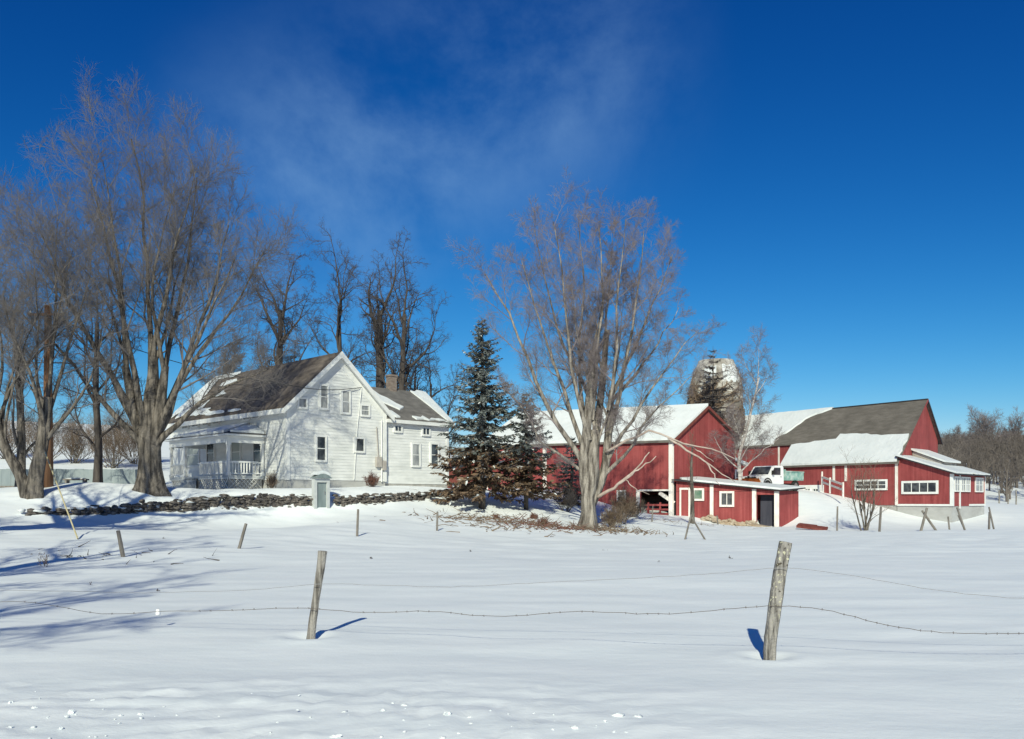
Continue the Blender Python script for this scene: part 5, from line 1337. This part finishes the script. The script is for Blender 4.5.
# ------------------------------------------------------------------ brush on the snow and clods
def litter(name, cx, cy, rx, ry, n_, seed, mt, label, lmin=.2, lmax=.9, flat=.2, rm=.02):
    rng = np.random.default_rng(seed)
    a = rng.normal(0, .5, (n_, 2)); X = cx + a[:, 0] * rx; Y = cy + a[:, 1] * ry
    Z = gz_arr(X, Y) + np.array([drift(x_, y_) for x_, y_ in zip(X, Y)])
    az = rng.random(n_) * 6.28
    d = np.stack([np.cos(az), np.sin(az), rng.uniform(-.02, flat, n_)], -1)
    L = rng.uniform(lmin, lmax, n_)
    Pt, Rd = paths(rng, np.stack([X, Y, Z + .01], -1), d, L, rng.uniform(.006, rm, n_), 5, .18, 0.0)
    loc = np.array([cx, cy, Z.mean()])
    V, Fq = tubes(Pt - loc, Rd, 4)
    o = np_mesh(name, V, Fq, mt, None, loc=Vector(loc)); tag(o, label, 'brush', None, 'stuff'); return o
c = P(505, 520, 50); litter('fallen_brush', c.x, 51, 4.8, 5.0, 420, 1, M['brown_twig'], 'fallen twigs and brush scattered on the snow under the spruces', .2, 1.0, .3, .045)
c = P(548, 520, 50); litter('fallen_brush', c.x, 50.5, 2.8, 3.0, 240, 2, M['red_twig'], 'reddish dead brush heaped on the snow left of the bare tree', .2, .8, .6, .04)
c = P(600, 524, 51); litter('fallen_brush', c.x + .3, 51, 3.0, 2.0, 260, 3, M['brown_twig'], 'fallen twigs around the foot of the pale bare tree', .2, .8, .7, .04)
c = P(110, 562, 25); litter('fallen_brush', c.x, 25.5, 3.0, 2.0, 26, 4, M['dark_twig'], 'few dark twigs on the snow near the stubby left post', .15, .5, .3)
c = P(670, 522, 60); litter('fallen_brush', c.x, 62, 6.0, 3.0, 90, 5, M['brown_twig'], 'thin twigs on the snow below the barn opening', .2, .8, .25)
# rounded leaf-topped clumps
for i, (px, d, h, lab) in enumerate([(543, 51.5, .55, 'low reddish dead bush left of the pale bare tree'), (496, 53, .4, 'small reddish dead bush in front of the tall spruce'), (534, 54.5, .5, 'small reddish dead bush in front of the shorter spruce')]):
    shrub('dead_bush', px, d, h, 120 + i, lab, 16, 75, .012, 'red_twig', 'bark', 'bush', 'reddish dead bushes', 1.6)
# specks of weeds in the field
for i, (px, py) in enumerate([(165, 548), (92, 583), (157, 590), (545, 632), (497, 636), (372, 557), (470, 548), (730, 556), (605, 545), (186, 627), (660, 560)]):
    d = min(45, CZ * F / (py - HOR)); b = at_ground(px, d)
    shrub('weed_sprig', px, d, .10 if py > 600 else .2, 140 + i, 'tiny dry weed sprig poking through the open snow', 3, 60, .004, 'dark_twig', 'dark_bark', 'weed', 'dry sprigs in the field', 1, base=b)
# snow clods near the road
protos = []
for i in range(4):
    m = MB(); m.blob((0, 0, 0), (1, .9, .62), i + 5, .75, 10, 7)
    o = m.build('snow_clod', M['clod'], None, world=False, smooth=(i % 2 == 0)); protos.append(o)
rng = np.random.default_rng(8); spots = []
for i in range(95):
    py = 690 + 52 * rng.random() ** .8; px = rng.uniform(-30, 640) if py > 705 else rng.uniform(-30, 330)
    spots.append((px, py, float(np.clip(rng.lognormal(-4.55, .55), .004, .045))))
for px, py, s_ in [(520, 710, 0)][:0]: pass
for i, (px, py, s_) in enumerate(spots):
    d = CZ * F / (py - HOR); X = (px - 512) / F * d; s_ *= 1.0
    o = protos[i] if i < 4 else protos[i % 4].copy()
    if i >= 4: COL.objects.link(o)
    o.location = (X, d, gz(X, d) + s_ * .05); o.scale = (s_ * rng.uniform(.9, 1.5), s_, s_ * rng.uniform(.7, 1)); o.rotation_euler = (0, 0, rng.random() * 6)
    tag(o, 'small lump of ploughed snow lying on the near field edge', 'snow lump', 'lumps of ploughed snow in the foreground')

# ------------------------------------------------------------------ far wood on the right
rng = np.random.default_rng(99)
def tree_arrays(seed, H, r, mauve=1):
    rng = np.random.default_rng(seed)
    st = resample([(0, 0, -1), (.1, 0, H * .3), (0, 0, H * .6)], 10)[None]
    a, b = st, np.linspace(r, r * .5, 10)[None]
    l1 = spawn(rng, a, b, 9, .3, 1, 32, 12, .5, .8, .2, .6, 7, .12, .08, rmin=.05)
    l2 = spawn(rng, *l1, 7, .15, 1, 38, 12, .3, .5, .3, .6, 5, .14, .06, rmin=.03)
    l3 = spawn(rng, *l2, 7, .15, 1, 38, 12, .4, .7, .2, .7, 3, .14, .04, rmin=.02)
    return merge([tubes(a, b, 5), tubes(*l1, 4), tubes(*l2, 3), tubes(*l3, 3)])
kinds = [tree_arrays(s_, 9, .22) for s_ in (1, 2, 3, 4)]
parts_ = []
for i in range(330):
    px = rng.uniform(918, 1085); d = rng.uniform(100, 230); X = (px - 512) / F * d
    v, f_ = kinds[i % 4]; s_ = rng.uniform(.55, .95); an = rng.random() * 6.28
    ca, sa = math.cos(an), math.sin(an)
    v2 = np.stack([(v[:, 0] * ca - v[:, 1] * sa) * s_, (v[:, 0] * sa + v[:, 1] * ca) * s_, v[:, 2] * s_ * .9], -1)
    zt_ = float(gz_arr(np.array([X]), np.array([d]))[0])
    parts_.append((v2 + np.array([X, d, zt_ - .2]), f_))
V, Fq = merge(parts_); cen = V.mean(0)
wood = np_mesh('far_woods', V - cen, Fq, M['wood_hill'], None, loc=Vector(cen)); tag(wood, 'leafless brown wood on the slope beyond the big barn', 'woods', None, 'stuff')
FARC = [L_(9, .15, 1, 36, 12, .35, .55, .2, .55, 6, .14, .06, 4, rmin=.035), L_(8, .15, 1, 40, 12, .4, .6, .2, .6, 5, .14, .04, 3, rmin=.018), L_(8, .15, 1, 40, 12, .5, .85, .2, .7, 4, .14, .03, 3, rmin=.013)]
for i, (px, d, yt, lab) in enumerate([(985, 150, 404, 'broad bare tree standing above the far wood, nearest the barn gable'), (1014, 155, 408, 'bare tree above the far wood at the right edge'), (958, 160, 424, 'small bare tree above the far wood close to the barn gable')]):
    dark_tree(px, d, yt, 400 + i, lab, 13, 68, .35, FARC, 'mauve_twig', 'bark', .35, .5, ln=(.36, .48), name='bare_tree', group='bare trees above the far wood')

# ------------------------------------------------------------------ light, sky, camera
world = bpy.data.worlds.new('World'); scene.world = world; world.use_nodes = True
nt = world.node_tree; bg = nt.nodes['Background']; L = nt.links.new
sky = nt.nodes.new('ShaderNodeTexSky'); sky.sky_type = 'NISHITA'; sky.sun_disc = False
sky.sun_elevation = R(SUN_EL); sky.sun_rotation = R(SUN_AZ)
sky.air_density = 1.0; sky.dust_density = .3; sky.ozone_density = 4.0; sky.altitude = 600
SKY_STRENGTH = .085
bg.inputs['Strength'].default_value = SKY_STRENGTH
# a thin wisp of cloud, anchored to the sky's directions
tc = nt.nodes.new('ShaderNodeTexCoord')
def cdir(px, py): return Vector(((px - 512) / F, 1, (HOR - py) / F)).normalized()
A, Bd = cdir(230, 230), cdir(600, 40)
nv = A.cross(Bd).normalized(); midv = ((A + Bd) / 2).normalized()
def dotn(v):
    d = nt.nodes.new('ShaderNodeVectorMath'); d.operation = 'DOT_PRODUCT'; d.inputs[1].default_value = v; L(tc.outputs['Generated'], d.inputs[0]); return d.outputs['Value']
def rng_(s, a, b, c, d):
    r_ = nt.nodes.new('ShaderNodeMapRange'); r_.interpolation_type = 'SMOOTHSTEP'
    r_.inputs[1].default_value = a; r_.inputs[2].default_value = b; r_.inputs[3].default_value = c; r_.inputs[4].default_value = d
    L(s, r_.inputs['Value']); return r_.outputs[0]
def mul(a, b):
    m_ = nt.nodes.new('ShaderNodeMath'); m_.operation = 'MULTIPLY'; L(a, m_.inputs[0]); L(b, m_.inputs[1]); return m_.outputs[0]
ab = nt.nodes.new('ShaderNodeMath'); ab.operation = 'ABSOLUTE'; L(dotn(nv), ab.inputs[0])
m1 = rng_(ab.outputs[0], 0, .21, 1, 0)
m2 = rng_(dotn(midv), .94, .995, 0, 1)
nz = nt.nodes.new('ShaderNodeTexNoise'); nz.inputs['Scale'].default_value = 4.2; nz.inputs['Detail'].default_value = 10; nz.inputs['Roughness'].default_value = .62; nz.inputs['Distortion'].default_value = .15
L(tc.outputs['Generated'], nz.inputs['Vector'])
m3 = rng_(nz.outputs['Fac'], .33, .74, 0, .36)
fac = mul(mul(m1, m2), m3)
mix = nt.nodes.new('ShaderNodeMix'); mix.data_type = 'RGBA'; mix.inputs['B'].default_value = (3.6, 6.2, 9.5, 1)
sep = nt.nodes.new('ShaderNodeSeparateColor'); L(sky.outputs[0], sep.inputs[0]); comb = nt.nodes.new('ShaderNodeCombineColor')
for ch, (ga_, gp_) in enumerate(((3.4, 2.9), (1.27, 1.6), (1.12, 1.15))):      # clear winter air: deep, saturated blue
    k0 = nt.nodes.new('ShaderNodeMath'); k0.operation = 'MULTIPLY'; k0.inputs[1].default_value = SKY_STRENGTH; L(sep.outputs[ch], k0.inputs[0])
    k1 = nt.nodes.new('ShaderNodeMath'); k1.operation = 'POWER'; k1.inputs[1].default_value = gp_; L(k0.outputs[0], k1.inputs[0])
    k2 = nt.nodes.new('ShaderNodeMath'); k2.operation = 'MULTIPLY'; k2.inputs[1].default_value = ga_ / SKY_STRENGTH; L(k1.outputs[0], k2.inputs[0])
    k3 = nt.nodes.new('ShaderNodeMath'); k3.operation = 'MINIMUM'; k3.inputs[1].default_value = 14; L(k2.outputs[0], k3.inputs[0])
    L(k3.outputs[0], comb.inputs[ch])
L(comb.outputs[0], mix.inputs['A']); L(fac, mix.inputs['Factor']); L(mix.outputs['Result'], bg.inputs['Color'])

sd = bpy.data.lights.new('sun', 'SUN'); sd.energy = 4.5; sd.angle = R(.5); sd.color = (1, .985, .775)
so_ = bpy.data.objects.new('sun', sd); COL.objects.link(so_)
az = R(SUN_AZ + 180); v = Vector((math.sin(az) * math.cos(R(SUN_EL)), math.cos(az) * math.cos(R(SUN_EL)), -math.sin(R(SUN_EL))))
so_.rotation_euler = v.to_track_quat('-Z', 'Y').to_euler()

cd = bpy.data.cameras.new('camera'); cam = bpy.data.objects.new('camera', cd); COL.objects.link(cam)
cam.location = (0, 0, CZ); cam.rotation_euler = (R(90), 0, 0)
cd.sensor_width = 36; cd.lens = F / 1024 * 36; cd.shift_y = (HOR - 369.5) / 1024
cd.clip_start = .1; cd.clip_end = 3000
scene.camera = cam
scene.view_settings.view_transform = 'Standard'; scene.view_settings.look = 'None'
scene.view_settings.exposure = 0.03; scene.view_settings.gamma = 1; scene.view_settings.use_curve_mapping = False
scene.render.engine = 'CYCLES'
scene.cycles.max_bounces = 6
